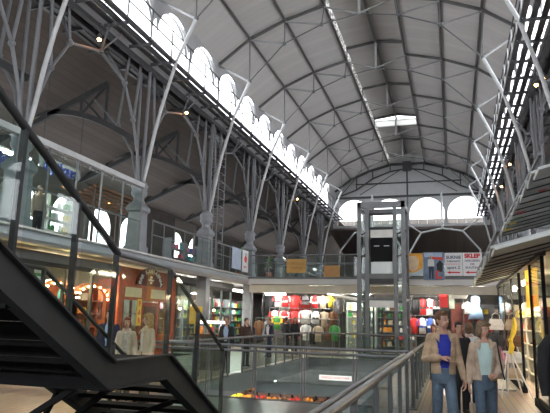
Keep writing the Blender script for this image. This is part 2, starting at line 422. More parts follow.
# truss standing against the gable, with a lattice of its own
gt = thing('gable_truss', (XC, YG-.35, 12.8), 'dark lattice truss fixed against the pale far gable', 'roof truss')
y = YG-.35; g = MB()
for sg in (-1, 1):
    for a, b in zip(SEC[:-1], SEC[1:]): g.bar((XC+sg*a[0], y, a[1]-.1), (XC+sg*b[0], y, b[1]-.1), .12, .22)
g.bar((XC-1.6, y, 15.75), (XC+1.6, y, 15.75), .12, .2)
g.build('outer_chord', DARKSTEEL, gt)
low = [(6.2, 12.9), (4.6, 13.5), (3.1, 14.5), (1.5, 15.1), (0, 15.3)]; g = MB()
full = [(XC-a, y, z) for a, z in low]+[(XC+a, y, z) for a, z in low[-2::-1]]
for a, b in zip(full[:-1], full[1:]): g.bar(a, b, .09, .12)
g.build('inner_chord', DARKSTEEL, gt)
for sg in (-1, 1):
    for (o, z), (o2, z2) in zip(low[1:], [(4.6, 14.75), (3.1, 15.35), (1.5, 15.7), (0, 15.75)]): MB().bar((XC+sg*o, y, z), (XC+sg*o2, y, z2), .09, .09).build('hanger', DARKSTEEL, gt)
    MB().bar((XC+sg*4.3, y, 13.0), (XC+sg*.6, y, 15.2), .06, .06).build('brace', DARKSTEEL, gt); MB().bar((XC+sg*6.3, y, 12.75), (XC+sg*4.6, y, 14.75), .06, .06).build('brace', DARKSTEEL, gt)
MB().bar((XC-6.5, y, 12.75), (XC+6.5, y, 12.75), .16, .16).build('tie_beam', DARKSTEEL, gt); MB().bar((XC-4.7, y, 14.0), (XC+4.7, y, 14.0), .1, .1).build('tie_beam', DARKSTEEL, gt)
MB().bar((XC, y, 12.7), (XC, y, 15.9), .14, .14).build('king_post', DARKSTEEL, gt)
MB().box((XC-.38, y-.2, 15.1), (XC+.38, y+.2, 15.95)).build('gusset_box', DARKSTEEL, gt)

for sg, side in ((-1, 'left'), (1, 'right')):
    for i, w in ((1, 'lowest'), (2, 'middle'), (3, 'upper')):
        o, z = SEC[i]; m = MB()
        m.bar((XC+sg*o, ROOFY0, z-.06), (XC+sg*o, YG-.1, z-.06), .075, .08)
        m.bar((XC+sg*(o-.06), ROOFY0, z-.1), (XC+sg*(o-.06), YG-.1, z-.1), .035, .05)
        solo(m, 'purlin', RIBSTEEL, '%s long dark purlin under the %s slope of the vault' % (w, side), 'purlin', 'purlins of the nave roof')
solo(MB().bar((XC, ROOFY0, 16.66), (XC, YG-.1, 16.66), .1, .12), 'purlin', RIBSTEEL, 'dark ridge purlin along the top of the vault', 'purlin', 'purlins of the nave roof')

# ------------------------------------------------------------------ branching columns
IRON = mat('grey_painted_cast_iron', (.235, .245, .265), .45, .05, .15, 3, .05)
def branching_column(k, sg, label):
    x = XC+sg*6.95; y = YS[k]; inn = -sg
    t = thing('branching_column', (x, y, 0), label, 'column', 'branching iron columns of the nave')
    if not (sg < 0 and k <= 1) and not (sg > 0 and k <= 2): MB().box((x-.22, y-.22, 0), (x+.22, y+.22, 3.7)).build('pier', IRON, t)
    else: t.location.z = 3.7; t['on_gallery'] = 1; del t['on_gallery']
    p = MB()
    def ring(h, w, b=.0):
        return [(x-h, y-h, w), (x+h, y-h, w), (x+h, y+h, w), (x-h, y+h, w)]
    p.loft([ring(.31, 3.7), ring(.31, 3.95), ring(.27, 4.0), ring(.24, 5.1), ring(.25, 5.16), ring(.31, 5.22), ring(.31, 5.34), ring(.26, 5.4), ring(.22, 5.5)], False)
    p.build('pedestal', IRON, t)
    MB().lathe((x, y, 5.5), [(.19, 0), (.23, .05), (.18, .12), (.18, .2), (.26, .3), (.29, .38), (.26, .46), (.28, .56), (.31, .62), (.25, .7), (.2, .78)], 16).build('capital', IRON, t)
    for dx, dy in ((-.16, -.1), (.0, .12), (.16, -.1)):
        MB().tube([(x+dx*.7, y+dy*.7, 6.2), (x+dx, y+dy, 8.2), (x+dx*1.2, y+dy*1.2, 10.6)], .048, 10).build('shaft', LIGHTSTEEL, t)
    s = MB().tube([(x+inn*.1, y, 6.2), (x+inn*.26, y, 6.9), (x+inn*.42, y, 7.9), (x+inn*.64, y, 8.95), (x+inn*1.16, y, 10.79), (x+inn*1.85, y, 12.36)], [.07, .065, .065, .065, .065, .075], 10)
    s.build('roof_strut', PALETUBE, t)
    s = MB().tube([(x-inn*.1, y, 6.2), (x-inn*.4, y, 7.4), (x-inn*1.1, y, 8.5)], .06, 8)
    s.tube([(x-inn*1.1, y, 8.5), (x-inn*2.2, y, 9.6)], .05, 8); s.tube([(x-inn*1.1, y, 8.5), (x-inn*.9, y, 10.6)], .05, 8); s.sphere((x-inn*1.1, y, 8.5), .1)
    s.build('aisle_strut', STEEL, t)
    for d in (-1, 1):
        b = MB().tube([(x, y+d*.1, 6.2), (x, y+d*.3, 7.2), (x, y+d*.75, 8.35), (x, y+d*1.45, 9.45)], [.065, .055, .05, .045], 10)
        b.tube([(x, y+d*.75, 8.35), (x, y+d*.62, 9.3), (x, y+d*.5, 10.5)], .05, 8); b.sphere((x, y+d*.75, 8.35), .1)
        o = b.build('branch', LIGHTSTEEL, t)
        tw = MB().tube([(x, y+d*1.45, 9.45), (x, y+d*1.25, 10.55)], .04, 8); tw.tube([(x, y+d*1.45, 9.45), (x-inn*.6, y+d*1.75, 10.55)], .04, 8)
        tw.tube([(x, y+d*1.45, 9.45), (x, y+d*2.94, 9.9)], .045, 8); tw.sphere((x, y+d*1.45, 9.45), .11); tw.sphere((x, y+d*2.94, 9.9), .1)
        tw.tube([(x, y+d*2.94, 9.9), (x+inn*.5, y+d*2.6, 10.6)], .035, 8)
        tw.build('twig', LIGHTSTEEL, o)
LCOL = ['nearest branching iron column at the left, behind the stair handrail', 'branching iron column on a tall grey pedestal beside the red bar front', 'branching iron column before the lattice ladder tower on the left gallery', 'branching iron column on the left gallery just before the cross bridge', 'left branching column, first one beyond the cross bridge', 'left branching column, second one beyond the cross bridge', 'last branching column on the left before the gable']
RCOL = ['nearest branching iron column at the right frame edge', 'second branching iron column on the right, above the upper canopy', 'third branching iron column on the right, seen left of the upper canopy', 'fourth branching iron column along the right side', 'right branching column, first one beyond the cross bridge', 'right branching column, second one beyond the cross bridge', 'last branching column on the right before the gable']
for k in range(7):
    branching_column(k, -1, LCOL[k]); branching_column(k, 1, RCOL[k])

WALKSTEEL = mat('walkway_steel', (.06, .06, .065), .5, .1, .15, 5)
# ------------------------------------------------------------------ slatted service walkways under the clerestory
for sg, side in ((-1, 'left'), (1, 'right')):
    t = thing('service_walkway', (XC+sg*7.1, 27, 10.6), 'long slatted steel service walkway below the arched windows on the %s' % side, 'walkway', 'service walkways under the clerestory')
    for i in range(9):
        xx = XC+sg*(5.88+.3*i)
        MB().bar((xx, ROOFY0, 10.72), (xx, YG-.2, 10.72), .17, .09).build('slat', WALKSTEEL, t)
    yy = ROOFY0+.2
    while yy < YG-.4:
        MB().bar((XC+sg*5.8, yy, 10.6), (XC+sg*8.4, yy, 10.6), .06, .1).build('cross_bearer', WALKSTEEL, t)
        MB().bar((XC+sg*5.86, yy, 10.6), (XC+sg*5.86, yy, 11.85), .045, .045).build('railing_post', PALETUBE if sg > 0 else WALKSTEEL, t)
        yy += BAY/4
    for z in (11.35, 11.85): MB().bar((XC+sg*5.86, ROOFY0, z), (XC+sg*5.86, YG-.3, z), .04, .04).build('railing_bar', WALKSTEEL, t)
    for o, z in ((6.75, 10.5), (7.15, 10.5)): MB().bar((XC+sg*o, ROOFY0, z), (XC+sg*o, YG-.1, z), .14, .2).build('girder', DARKSTEEL, t)

# ------------------------------------------------------------------ aisle roof trusses
def aisle_truss(k, sg, label):
    y = YS[k]; t = thing('aisle_truss', (XC+sg*10.5, y, 7), label, 'roof truss', 'dark trusses of the aisles')
    top = lambda o: 11.3-(o-6.9)*.411-.42
    low = lambda o: 7.5+1.75*math.sin(min(1, (o-7)/6.9)*PI*.78+.12)
    off = [8.6, 9.7, 10.8, 11.9, 12.9, 13.8]
    m = MB(); m.bar((XC+sg*off[0], y, top(off[0])), (XC+sg*off[-1], y, top(off[-1])), .14, .2); m.build('top_chord', DARKSTEEL, t)
    m = MB(); fine = [7.05+6.85*i/16 for i in range(17)]
    for a, b in zip(fine[:-1], fine[1:]): m.bar((XC+sg*a, y, low(a)), (XC+sg*b, y, low(b)), .14, .2)
    m.build('arched_chord', DARKSTEEL, t)
    for i, o in enumerate(off):
        if top(o)-low(o) > .3: MB().bar((XC+sg*o, y, low(o)), (XC+sg*o, y, top(o)), .08, .1, (1,0,0)).build('post', DARKSTEEL, t)
        if i+1 < len(off):
            o2 = off[i+1]; MB().bar((XC+sg*o, y, low(o)), (XC+sg*o2, y, top(o2)), .06, .08).build('brace', DARKSTEEL, t)
            MB().bar((XC+sg*o, y, top(o)), (XC+sg*o2, y, low(o2)), .06, .08).build('brace', DARKSTEEL, t)
for k in range(7):
    aisle_truss(k, -1, '%s dark arched truss under the left aisle roof, counted from the stairs' % ORD[k])
    if k > 0: aisle_truss(k, 1, '%s dark arched truss under the right aisle roof, counted from the upper canopy' % ORD[k-1])

# ------------------------------------------------------------------ small halogen spots under the walkways
WARM = emit('halogen_glow', (1, .38, .1), 14)
def spot_lamp(x, y, z, label):
    t = thing('spot_lamp', (x, y, z), label, 'lamp', 'halogen spots under the walkways')
    m = MB().tube([(x, y, z+.1), (x, y, z+.55)], .02, 6); m.build('stem', DARKSTEEL, t)
    MB().lathe((x, y, z+.12), [(.11, -.1), (.09, .0), (.04, .06)], 10).build('lamp_housing', DARKSTEEL, t)
    MB().sphere((x, y, z), .06, 8).build('bulb', WARM, t)
spot_lamp(-10.2, 14.0, 10.0, 'glowing orange halogen spot nearest the stairs on the left')
spot_lamp(-10.2, 20.2, 9.85, 'glowing halogen spot on the left beside the second column')
spot_lamp(-10.2, 38, 9.9, 'far glowing halogen spot on the left beyond the bridge')
spot_lamp(2.95, 19.8, 9.55, 'upper of two glowing halogen spots near the right edge')
spot_lamp(2.95, 18.4, 9.2, 'lower of two glowing halogen spots near the right edge')
spot_lamp(2.95, 29.5, 9.4, 'glowing halogen spot on the right, halfway along the walkway')
spot_lamp(2.95, 34.5, 9.4, 'farthest glowing halogen spot on the right')

# lattice ladder tower
t = thing('lattice_tower', (-11.02, 25.5, 3.7), 'tall narrow lattice ladder tower on the left gallery', 'tower')
for dx in (-.28, .28):
    for dy in (-.38, .38): MB().tube([(-11.02+dx, 25.5+dy, 3.7), (-11.02+dx, 25.5+dy, 10.4)], .035, 8).build('upright', LIGHTSTEEL, t)
z = 4.0
while z < 10.35:
    m = MB().tube([(-11.3, 25.12, z), (-11.3, 25.88, z), (-10.74, 25.88, z), (-10.74, 25.12, z), (-11.3, 25.12, z)], .018, 6); m.build('rung', LIGHTSTEEL, t)
    z += .42
MB().box((-11.37, 25.05, 10.4), (-10.67, 25.95, 10.5)).build('head_plate', PALETUBE, t)

# pale forked struts in front of the dark bay below the gable windows
t = thing('gable_strut_frame', (-.6, 50, 3.7), 'pale forked strut frame below the gable windows, right of the lift', 'strut frame')
yg = 50.0
for pts, r, nm in (([(-.6, yg, 12.6), (-.6, yg, 9.46)], .09, 'stem'), ([(-.6, yg, 9.46), (-2.35, yg, 9.1), (-3.3, yg, 7.5), (-3.5, yg, 3.7)], .085, 'fork'), ([(-.6, yg, 9.46), (1.04, yg, 9.2), (2.35, yg, 7.6), (2.6, yg, 3.7)], .085, 'fork'), ([(-2.35, yg, 9.1), (-3.9, yg, 10.2)], .06, 'twig'), ([(1.04, yg, 9.2), (2.4, yg, 10.2)], .06, 'twig')):
    MB().tube(pts, r, 8).build(nm, PALETUBE, t)
t = thing('gable_strut_frame', (-6.5, 50, 3.7), 'pale forked strut frame below the gable windows, left of the lift', 'strut frame')
for pts, r, nm in (([(-6.5, yg, 12.6), (-6.5, yg, 9.46)], .09, 'stem'), ([(-6.5, yg, 9.46), (-4.75, yg, 9.1), (-3.9, yg, 7.5), (-3.7, yg, 3.7)], .085, 'fork'), ([(-6.5, yg, 9.46), (-8.1, yg, 9.2), (-9.4, yg, 7.6), (-9.6, yg, 3.7)], .085, 'fork')):
    MB().tube(pts, r, 8).build(nm, PALETUBE, t)
MB().bar((XC, YG-.3, 3.7), (XC, YG-.3, 12.7), .12, .12).build('center_mast', STEEL, t)
# ------------------------------------------------------------------ gallery and cross bridge
struct(MB().box((-17.7, -8, 3.38), (-10.2, 60, 3.7)), 'floor_gallery', CONC)
tr = MB()
prof = [(0, 3.32), (.1, 3.36), (.16, 3.45), (.16, 3.58), (.12, 3.66), (0, 3.7)]
tr.loft([[(-10.2+a, y, z) for a, z in prof] for y in (-8, 60)], False)
struct(tr, 'trim_3', mat('gallery_edge_steel', (.36, .38, .41), .3, .2, .06, 2))
struct(MB().box((-10.22, -8, 3.68), (-10.02, 60, 3.73)), 'trim_highlight', WHITE)  # edge highlight of the gallery slab, painted as a white strip
struct(MB().box((-10.12, 28.0, 3.33), (9, 33, 3.66)), 'floor_bridge', mat('bridge_white_fascia', (.62, .61, .60), .5, 0, .05, 1))
struct(MB().box((-10.12, 28.35, 2.93), (9, 28.8, 3.30)), 'trim_5', CREAM)
struct(MB().box((3.2, 6, 3.38), (9, 60, 3.7)), 'floor_gallery_right', CONC)
struct(MB().box((-10.1, 27.95, 3.60), (3.2, 28.0, 3.70)), 'trim_6', STEEL)

def railing(name, p, q, h, label, cat='railing', pitch=1.05, rail_m=LIGHTSTEEL, low=.1, double=False, glassm=GREENGLASS, off=V((0,0,0)), group=None, r=.035, postw=(.05, .015), mid=None):
    """posts, top tube, lower tube and a glass pane in each bay; p, q at floor level"""
    p = V(p); q = V(q); d = (q-p); n = max(1, round(d.length/pitch)); u = d.normalized(); sd = V((-u.y, u.x, 0))
    t = thing(name, tuple((p+q)/2), label, cat, group)
    up = V((0,0,1))
    MB().tube([p+up*h, q+up*h], r, 10).build('top_rail', rail_m, t)
    if double: MB().tube([p+up*(h-.1)+off, q+up*(h-.1)+off], r*.8, 8).build('lower_rail', rail_m, t)
    if mid: MB().tube([p+up*mid, q+up*mid], .018, 8).build('middle_rail', rail_m, t)
    for i in range(n+1):
        c = p+d*(i/n)
        for s_ in ((-.03, .03) if double else (0,)):
            MB().bar(c+u*s_, c+u*s_+up*(h-.02), postw[1], postw[0], sd).build('post', STEEL, t)
        if i < n:
            a = p+d*((i+.06)/n); b = p+d*((i+.94)/n)
            MB().quad([a+up*low, b+up*low, b+up*(h-.12), a+up*(h-.12)], .01).build('glass_pane', glassm, t)
    return t
# atrium railings
railing('railing', (-.78, -2.2, 0), (-.78, 11.7, 0), 1.05, 'near steel and glass railing along the walkway, running toward the couple', double=True, off=V((-.15, 0, .06)), pitch=1.4, r=.04, rail_m=CHROME)
railing('railing', (-.78, 11.9, 0), (-.78, 24.7, 0), 1.05, 'glass railing along the walkway beyond the corner, behind the man in the blue shirt', pitch=1.2)
railing('railing', (-8.3, 11.8, 0), (-.85, 11.8, 0), 1.05, 'glass railing with two grey bars across the near end of the atrium opening', double=True, off=V((0, -.03, 0)), r=.032)
railing('railing', (-6.06, 11.95, 0), (-6.06, 24.6, 0), 1.05, 'glass railing along the left edge of the atrium opening', pitch=1.2)
railing('railing', (-6.0, 24.76, 0), (-.85, 24.76, 0), 1.05, 'glass railing across the far end of the atrium opening, before the lift', pitch=1.05)
# gallery rails
railing('gallery_railing', (-10.12, 17.9, 3.7), (-10.12, 23.1, 3.7), 1.25, 'glass gallery railing between the red bar front and the lattice tower', pitch=.87, rail_m=LIGHTSTEEL, glassm=GLASS, mid=.75)
railing('gallery_railing', (-10.12, 23.8, 3.7), (-10.12, 27.9, 3.7), 1.25, 'glass gallery railing hung with banners left of the bridge', pitch=.9, glassm=GLASS, mid=.75)
railing('gallery_railing', (-10.12, 33.0, 3.7), (-10.12, 50, 3.7), 1.25, 'glass gallery railing on the left beyond the bridge', pitch=1.47, glassm=GLASS)
railing('bridge_railing', (-10.0, 28.06, 3.66), (-4.05, 28.06, 3.66), 1.15, 'glass railing of the cross bridge left of the lift', pitch=1.0, glassm=GLASS, mid=.75)
railing('bridge_railing', (-1.85, 28.06, 3.66), (3.1, 28.06, 3.66), 1.15, 'glass railing of the cross bridge right of the lift, hung with posters', pitch=1.0, glassm=GLASS, mid=.75)
railing('bridge_railing', (-10.0, 32.9, 3.66), (3.1, 32.9, 3.66), 1.15, 'glass railing on the far side of the cross bridge', pitch=1.3, glassm=GLASS)

# glazed shop screen on the gallery, in front of the first columns
t = thing('glass_screen', (-10.1, 11.5, 3.7), 'tall glass screen with pale top beam along the near left gallery', 'glass screen')
MB().bar((-10.1, 5.0, 6.02), (-10.1, 17.05, 6.02), .14, .16).build('top_beam', PALETUBE, t)
yy = 5.0
i = 0
while yy < 17:
    MB().bar((-10.1, yy, 3.72), (-10.1, yy, 5.95), .035, .05).build('mullion', LIGHTSTEEL, t)
    if yy+1.18 < 17.2:
        MB().quad([(-10.08, yy+.04, 3.78), (-10.08, yy+1.14, 3.78), (-10.08, yy+1.14, 5.85), (-10.08, yy+.04, 5.85)], .012).build('glass_pane', GLASS, t)
        MB().bar((-10.1, yy+.59, 5.8), (-10.1, yy+.59, 5.96), .03, .03).build('clip', CHROME, t)
    yy += 1.2
MB().bar((-10.1, 5, 4.75), (-10.1, 17.05, 4.75), .03, .04).build('middle_bar', LIGHTSTEEL, t)

# ------------------------------------------------------------------ staircase in the left foreground
XS = -3.2; XF = -5.0
LZ = 1.2; LY0, LY1 = 4.98, 6.15; SL = .575
def f1(y): return LZ+(LY0-y)*SL
def f2(y): return LZ-(y-LY1)*SL
t = thing('staircase', (-4.1, 6.0, 0), 'dark steel open-tread staircase with glass balustrade in the left foreground', 'staircase')
YT = .75; YB = LY1+LZ/SL
for x, nm in ((XS, 'stringer'), (XF, 'stringer')):
    m = MB(); h = .27; w = .09
    top = [(YT, f1(YT)), (LY0, LZ), (LY1, LZ), (YB, 0.0)]
    bot = [(YT, f1(YT)-.32), (LY0-.08, LZ-.25), (LY1-.12, LZ-.25), (YB-.42, 0.0)]
    for a, b, c, d in zip(top[:-1], top[1:], bot[:-1], bot[1:]):
        vs = [(x+s_*w/2, p[0], p[1]) for s_ in (-1, 1) for p in (a, b, d, c)]
        m.add(vs, [(0,1,2,3), (7,6,5,4), (0,4,5,1), (2,6,7,3), (1,5,6,2), (3,7,4,0)])
    # thin flange strips along top and bottom
    for ln in (top, bot):
        for a, b in zip(ln[:-1], ln[1:]): m.bar((x+(.03 if x == XS else -.03), a[0], a[1]), (x+(.03 if x == XS else -.03), b[0], b[1]), .13, .02)
    m.build(nm, DARKSTEEL, t)
n1 = 16
for i in range(n1):
    y = LY0-.16-(i)*.29; z = f1(y)-.06
    if y < YT: break
    MB().box((XF+.05, y-.16, z-.05), (XS-.05, y+.13, z)).box((XF+.05, y+.1, z-.16), (XS-.05, y+.13, z-.05)).build('tread', BLACKSTEEL, t)
for i in range(7):
    y = LY1+.15+i*.29; z = f2(y)-.04
    if z < .03: break
    MB().box((XF+.05, y-.13, z-.05), (XS-.05, y+.16, z)).build('tread', BLACKSTEEL, t)
MB().box((XF+.05, LY0, LZ-.08), (XS-.05, LY1, LZ-.02)).build('landing', BLACKSTEEL, t)
for y in (LY0+.1, LY1-.12): MB().bar((XF, y, LZ-.2), (XS, y, LZ-.2), .1, .18).build('landing_beam', BLACKSTEEL, t)
for y in (3.6, 2.2): MB().bar((XF, y, f1(y)-.25), (XS, y, f1(y)-.25), .1, .14).build('landing_beam', BLACKSTEEL, t)
for (a, b) in (((XF, 6.75, f2(6.75)-.1), (XF, 6.15, 0)), ((XF, 5.0, LZ-.2), (XF, 6.1, 0)), ((XS-.2, 5.6, LZ-.2), (XF+.2, 6.1, .05)), ((XS-.3, 5.1, LZ-.2), (XF+.3, 5.2, .3)), ((XS-.25, 6.9, f2(6.9)-.2), (XF+.2, 6.1, .05))):
    MB().bar(a, b, .05, .06).build('brace', BLACKSTEEL, t)
MB().box((XF-.15, 5.95, 0), (XF+.15, 6.3, .03)).build('base_plate', BLACKSTEEL, t)
hr = MB().tube([(XS, YT, f1(YT)+1.08), (XS, LY0-.1, LZ+1.06+.06), (XS, LY0+.03, LZ+1.04)], .035, 10)
hr.build('handrail', DARKSTEEL, t)
MB().tube([(XS, LY0+.03, LZ+1.04), (XS, LY1-.03, LZ+1.0), (XS, LY1+.12, LZ+.93)], .022, 10).build('handrail', LIGHTSTEEL, t); MB().tube([(XS, LY1+.12, LZ+.93), (XS, YB-.3, .98+f2(YB-.3))], .026, 10).build('handrail', DARKSTEEL, t)
for y, z0, z1 in [(3.55, f1(3.55), f1(3.55)+1.05), (4.3, f1(4.3), f1(4.3)+1.05), (2.7, f1(2.7), f1(2.7)+1.05), (LY0, LZ, LZ+1.03), (LY1, LZ, LZ+.98), (7.0, f2(7.0), f2(7.0)+.98), (7.9, f2(7.9), f2(7.9)+.98)]:
    MB().bar((XS, y, z0-.1), (XS, y, z1), .035, .05).build('baluster_post', DARKSTEEL, t)
for a, b, f in ((1.0, 2.65, f1), (2.75, 3.5, f1), (3.6, 4.25, f1), (4.35, LY0-.06, f1), (LY0+.06, LY1-.06, lambda y: LZ), (LY1+.06, 6.94, f2), (7.06, 7.84, f2)):
    MB().quad([(XS+.05, a, f(a)+.05), (XS+.05, b, f(b)+.05), (XS+.05, b, f(b)+.98), (XS+.05, a, f(a)+.98)], .012).build('glass_pane', GLASS, t)
# far side balustrade
hr = MB().tube([(XF, YT, f1(YT)+1.05), (XF, LY0, LZ+1.03), (XF, LY1, LZ+1.0), (XF, YB, 1.0)], .03, 8); hr.build('handrail', DARKSTEEL, t)
for y, z0 in ((2.7, f1(2.7)), (LY0, LZ), (LY1, LZ), (7.9, f2(7.9))): MB().bar((XF, y, z0-.1), (XF, y, z0+1.02), .035, .05).build('baluster_post', DARKSTEEL, t)

# ------------------------------------------------------------------ glass lift
LX0, LX1, LYa, LYb, LH = -3.92, -1.97, 25.5, 27.3, 6.9
t = thing('lift', ((LX0+LX1)/2, 26.4, 0), 'free-standing glass lift in a grey steel frame before the bridge', 'lift')
for x in (LX0, LX1):
    for y in (LYa, LYb): MB().box((x-.09, y-.09, 0), (x+.09, y+.09, LH)).build('corner_post', LIGHTSTEEL, t)
for x in (LX0+.36, LX1-.36): MB().box((x-.08, LYa-.06, 0), (x+.08, LYa+.06, LH-.2)).build('guide_post', LIGHTSTEEL, t)
m = MB(); 
for a, b in (((LX0-.09, LYa-.09), (LX1+.09, LYa+.09)), ((LX0-.09, LYb-.09), (LX1+.09, LYb+.09)), ((LX0-.09, LYa), (LX0+.09, LYb)), ((LX1-.09, LYa), (LX1+.09, LYb))): m.box((a[0], a[1], LH-.28), (b[0], b[1], LH))
m.build('head_frame', LIGHTSTEEL, t)
for z, h in ((.0, .15), (1.3, .07), (2.5, .12), (3.45, .22), (4.6, .05), (5.75, .1)):
    m = MB()
    for x in (LX0, LX1): m.box((x-.05, LYa, z), (x+.05, LYb, z+h))
    if z in (.0, 2.5, 3.45): m.box((LX0, LYa-.04, z), (LX1, LYa+.04, z+h)); m.box((LX0, LYb-.04, z), (LX1, LYb+.04, z+h))
    m.build('cross_beam', STEEL, t)
for (x0, y0, x1, y1) in ((LX0, LYa+.1, LX0, LYb-.1), (LX1, LYa+.1, LX1, LYb-.1)):
    for z0, z1 in ((.15, 2.45), (2.65, 3.4), (3.7, 6.6)): MB().quad([(x0, y0, z0), (x1, y1, z0), (x1, y1, z1), (x0, y0, z1)], .012).build('glass_pane', GLASS, t)
for x0, x1 in ((LX0+.1, LX0+.24), (LX1-.24, LX1-.1)): MB().quad([(x0, LYa, .2), (x1, LYa, .2), (x1, LYa, 6.55), (x0, LYa, 6.55)], .012).build('glass_pane', GLASS, t)
for y, n in ((LYb, 'x'),): MB().quad([(LX0+.1, y, 3.8), (LX1-.1, y, 3.8), (LX1-.1, y, 6.55), (LX0+.1, y, 6.55)], .012).build('glass_pane', GLASS, t)
for x in (LX0+.18, LX1-.18):
    for z in (4.4, 5.4):
        MB().bar((x-.1, LYa-.06, z), (x+.12, LYa-.06, z+.12), .03, .05).build('bracket', DARKSTEEL, t)
# cabin standing at the bridge level
c = MB().box((LX0+.42, LYa+.2, 3.5), (LX1-.42, LYb-.1, 3.66)); c.box((LX0+.42, LYa+.2, 5.3), (LX1-.42, LYb-.1, 5.66)); c.box((LX0+.42, LYb-.2, 3.6), (LX1-.42, LYb-.1, 5.35))
cab = c.build('cabin', mat('cabin_pale_metal', (.55, .54, .5), .4, .2, .08, 3), t)
m = MB()
for x in (LX0+.42, LX1-.42): m.box((x-.05, LYa+.15, 3.5), (x+.05, LYa+.25, 6.4))
m.box((LX0+.42, LYa+.15, 6.32), (LX1-.42, LYa+.25, 6.42)); m.box((LX0+.42, LYa+.15, 5.66), (LX1-.42, LYa+.25, 5.78)); m.build('cabin_frame', DARKSTEEL, t)
xm = (LX0+LX1)/2
MB().box((LX0+.5, LYa+.18, 4.22), (LX1-.5, LYa+.22, 5.3)).build('cabin_door', mat('black_glossy_panel', (.012, .013, .014), .7, 0, .1, 3, 0, .1), cab)
for s_ in (-1, 1): MB().box((xm+s_*.22-.12, LYa+.155, 4.9), (xm+s_*.22+.12, LYa+.175, 4.94)).build('door_mark', WHITE, cab)
MB().box((LX0+.5, LYa+.18, 3.66), (LX1-.5, LYa+.22, 4.2)).build('cabin_panel', mat('milky_panel', (.55, .6, .6), .25, 0, .05, 2), cab)
MB().box((LX0+.3, LYa-.02, 3.22), (LX1-.3, LYa+.08, 3.5)).build('apron', DARKSTEEL, t)
MB().box((LX0+.4, LYa-.02, 2.2), (LX1-.4, LYa+.08, 2.5)).build('door_header', WHITE, t)
for s_ in (-1, 1):
    MB().box((xm+s_*.28-.26, LYa+.0, .05), (xm+s_*.28+.26, LYa+.03, 2.18)).build('landing_door', GREENGLASS, t)
    f = MB()
    for x in (xm+s_*.28-.27, xm+s_*.28+.24): f.box((x, LYa-.01, .03), (x+.035, LYa+.045, 2.2))
    f.box((xm+s_*.28-.27, LYa-.01, .95), (xm+s_*.28+.27, LYa+.045, 1.02)); f.build('door_frame', DARKSTEEL, t)
for y in (26.0, 26.9): MB().tube([(LX0+.25, y, .1), (LX0+.25, y, 6.5)], .03, 6).build('guide_rail', CHROME, t)

# ------------------------------------------------------------------ boards, posters and banners on the railings
CARD = mat('ochre_cardboard', (.50, .30, .10), .8, 0, .12, 5)
ORANGE = mat('orange_print', (.80, .38, .05), .6, 0, .2, 3)
def board(x0, x1, z0, z1, m, label, name='notice_sign', y=27.96):
    t = thing(name, ((x0+x1)/2, y, z0), label, 'sign')
    MB().box((x0, y-.012, z0), (x1, y+.012, z1)).build('panel', m, t)
    return t
t = board(-8.0, -6.99, 3.9, 4.6, CARD, 'ochre board with a faint two-line notice on the bridge railing, left one')
tm = MB().text('WYPRZEDAZ', .16, (-7.5, 27.94, 4.36), (1,0,0), (0,0,1)); tm.text('OBUWIA', .16, (-7.5, 27.94, 4.13), (1,0,0), (0,0,1)); tm.build('lettering', mat('faded_brown_ink', (.3, .14, .04), .8), t)
board(-6.07, -5.26, 3.70, 4.26, mat('plain_tan_board', (.48, .27, .11), .8, 0, .1, 4), 'plain tan board low on the bridge railing, left of the lift')
yb = 27.96
t = board(-2.12, -1.28, 3.76, 4.83, ORANGE, 'orange and cream poster next to the lift', 'poster_sign')
yf = yb-.016
m = MB().quad([(-2.05, yf, 4.2), (-1.75, yf, 3.95), (-1.5, yf, 4.1), (-1.45, yf, 4.5), (-1.6, yf, 4.72), (-1.9, yf, 4.7)], .003); m.build('pale_shape', mat('peach_print', (.8, .6, .4), .6, 0, .15, 4), t)
MB().quad([(-2.12, yf, 3.76), (-1.28, yf, 3.76), (-1.28, yf, 4.15), (-1.5, yf, 3.98), (-1.8, yf, 3.9), (-2.12, yf, 3.95)], .002).build('pale_band', mat('pale_blue_print', (.5, .6, .68), .6, 0, .1, 4), t)
t = board(-1.25, -.32, 3.56, 4.88, mat('slate_blue_print', (.16, .22, .33), .6, 0, .35, 3), 'blue poster of a standing figure in jeans, second from the lift', 'poster_sign')
MB().quad([(-1.2, yf, 4.65), (-.4, yf, 4.65), (-.4, yf, 4.84), (-1.2, yf, 4.84)], .003).build('sky_band', mat('pale_sky_print', (.45, .55, .7), .6), t)
MB().quad([(-.85, yf-.002, 4.55), (-.36, yf-.002, 4.5), (-.36, yf-.002, 4.62), (-.85, yf-.002, 4.66)], .003).build('red_band', mat('red_print', (.75, .05, .04), .6), t)
m = MB()
m.quad([(-1.0, yf, 3.62), (-.93, yf, 3.62), (-.9, yf, 4.1), (-.87, yf, 3.62), (-.8, yf, 3.62), (-.78, yf, 4.22), (-1.02, yf, 4.22)], .003); m.build('printed_jeans', mat('dark_jeans_print', (.03, .04, .07), .6), t)
m = MB().quad([(-1.05, yf, 4.2), (-.76, yf, 4.2), (-.76, yf, 4.52), (-.86, yf, 4.56), (-.95, yf, 4.56), (-1.05, yf, 4.52)], .003); m.build('printed_shirt', WHITE, t)
MB().lathe((-.905, yf+.001, 4.63), [(.07, 0), (.07, .003)], 14, (0,-1,0)).build('printed_head', mat('skin_print', (.5, .3, .2), .6), t)
MB().quad([(-.62, yf, 3.95), (-.4, yf, 3.95), (-.36, yf, 4.35), (-.5, yf, 4.5), (-.66, yf, 4.3)], .003).build('dark_figure', mat('dark_print', (.02, .02, .025), .6), t)
m = MB(); m.quad([(-.7, yf-.003, 3.62), (-.42, yf-.003, 3.62), (-.42, yf-.003, 3.72), (-.6, yf-.003, 3.72), (-.6, yf-.003, 3.9), (-.52, yf-.003, 4.0), (-.7, yf-.003, 4.0)], .003); m.build('red_mark', MATS['red_print'], t)
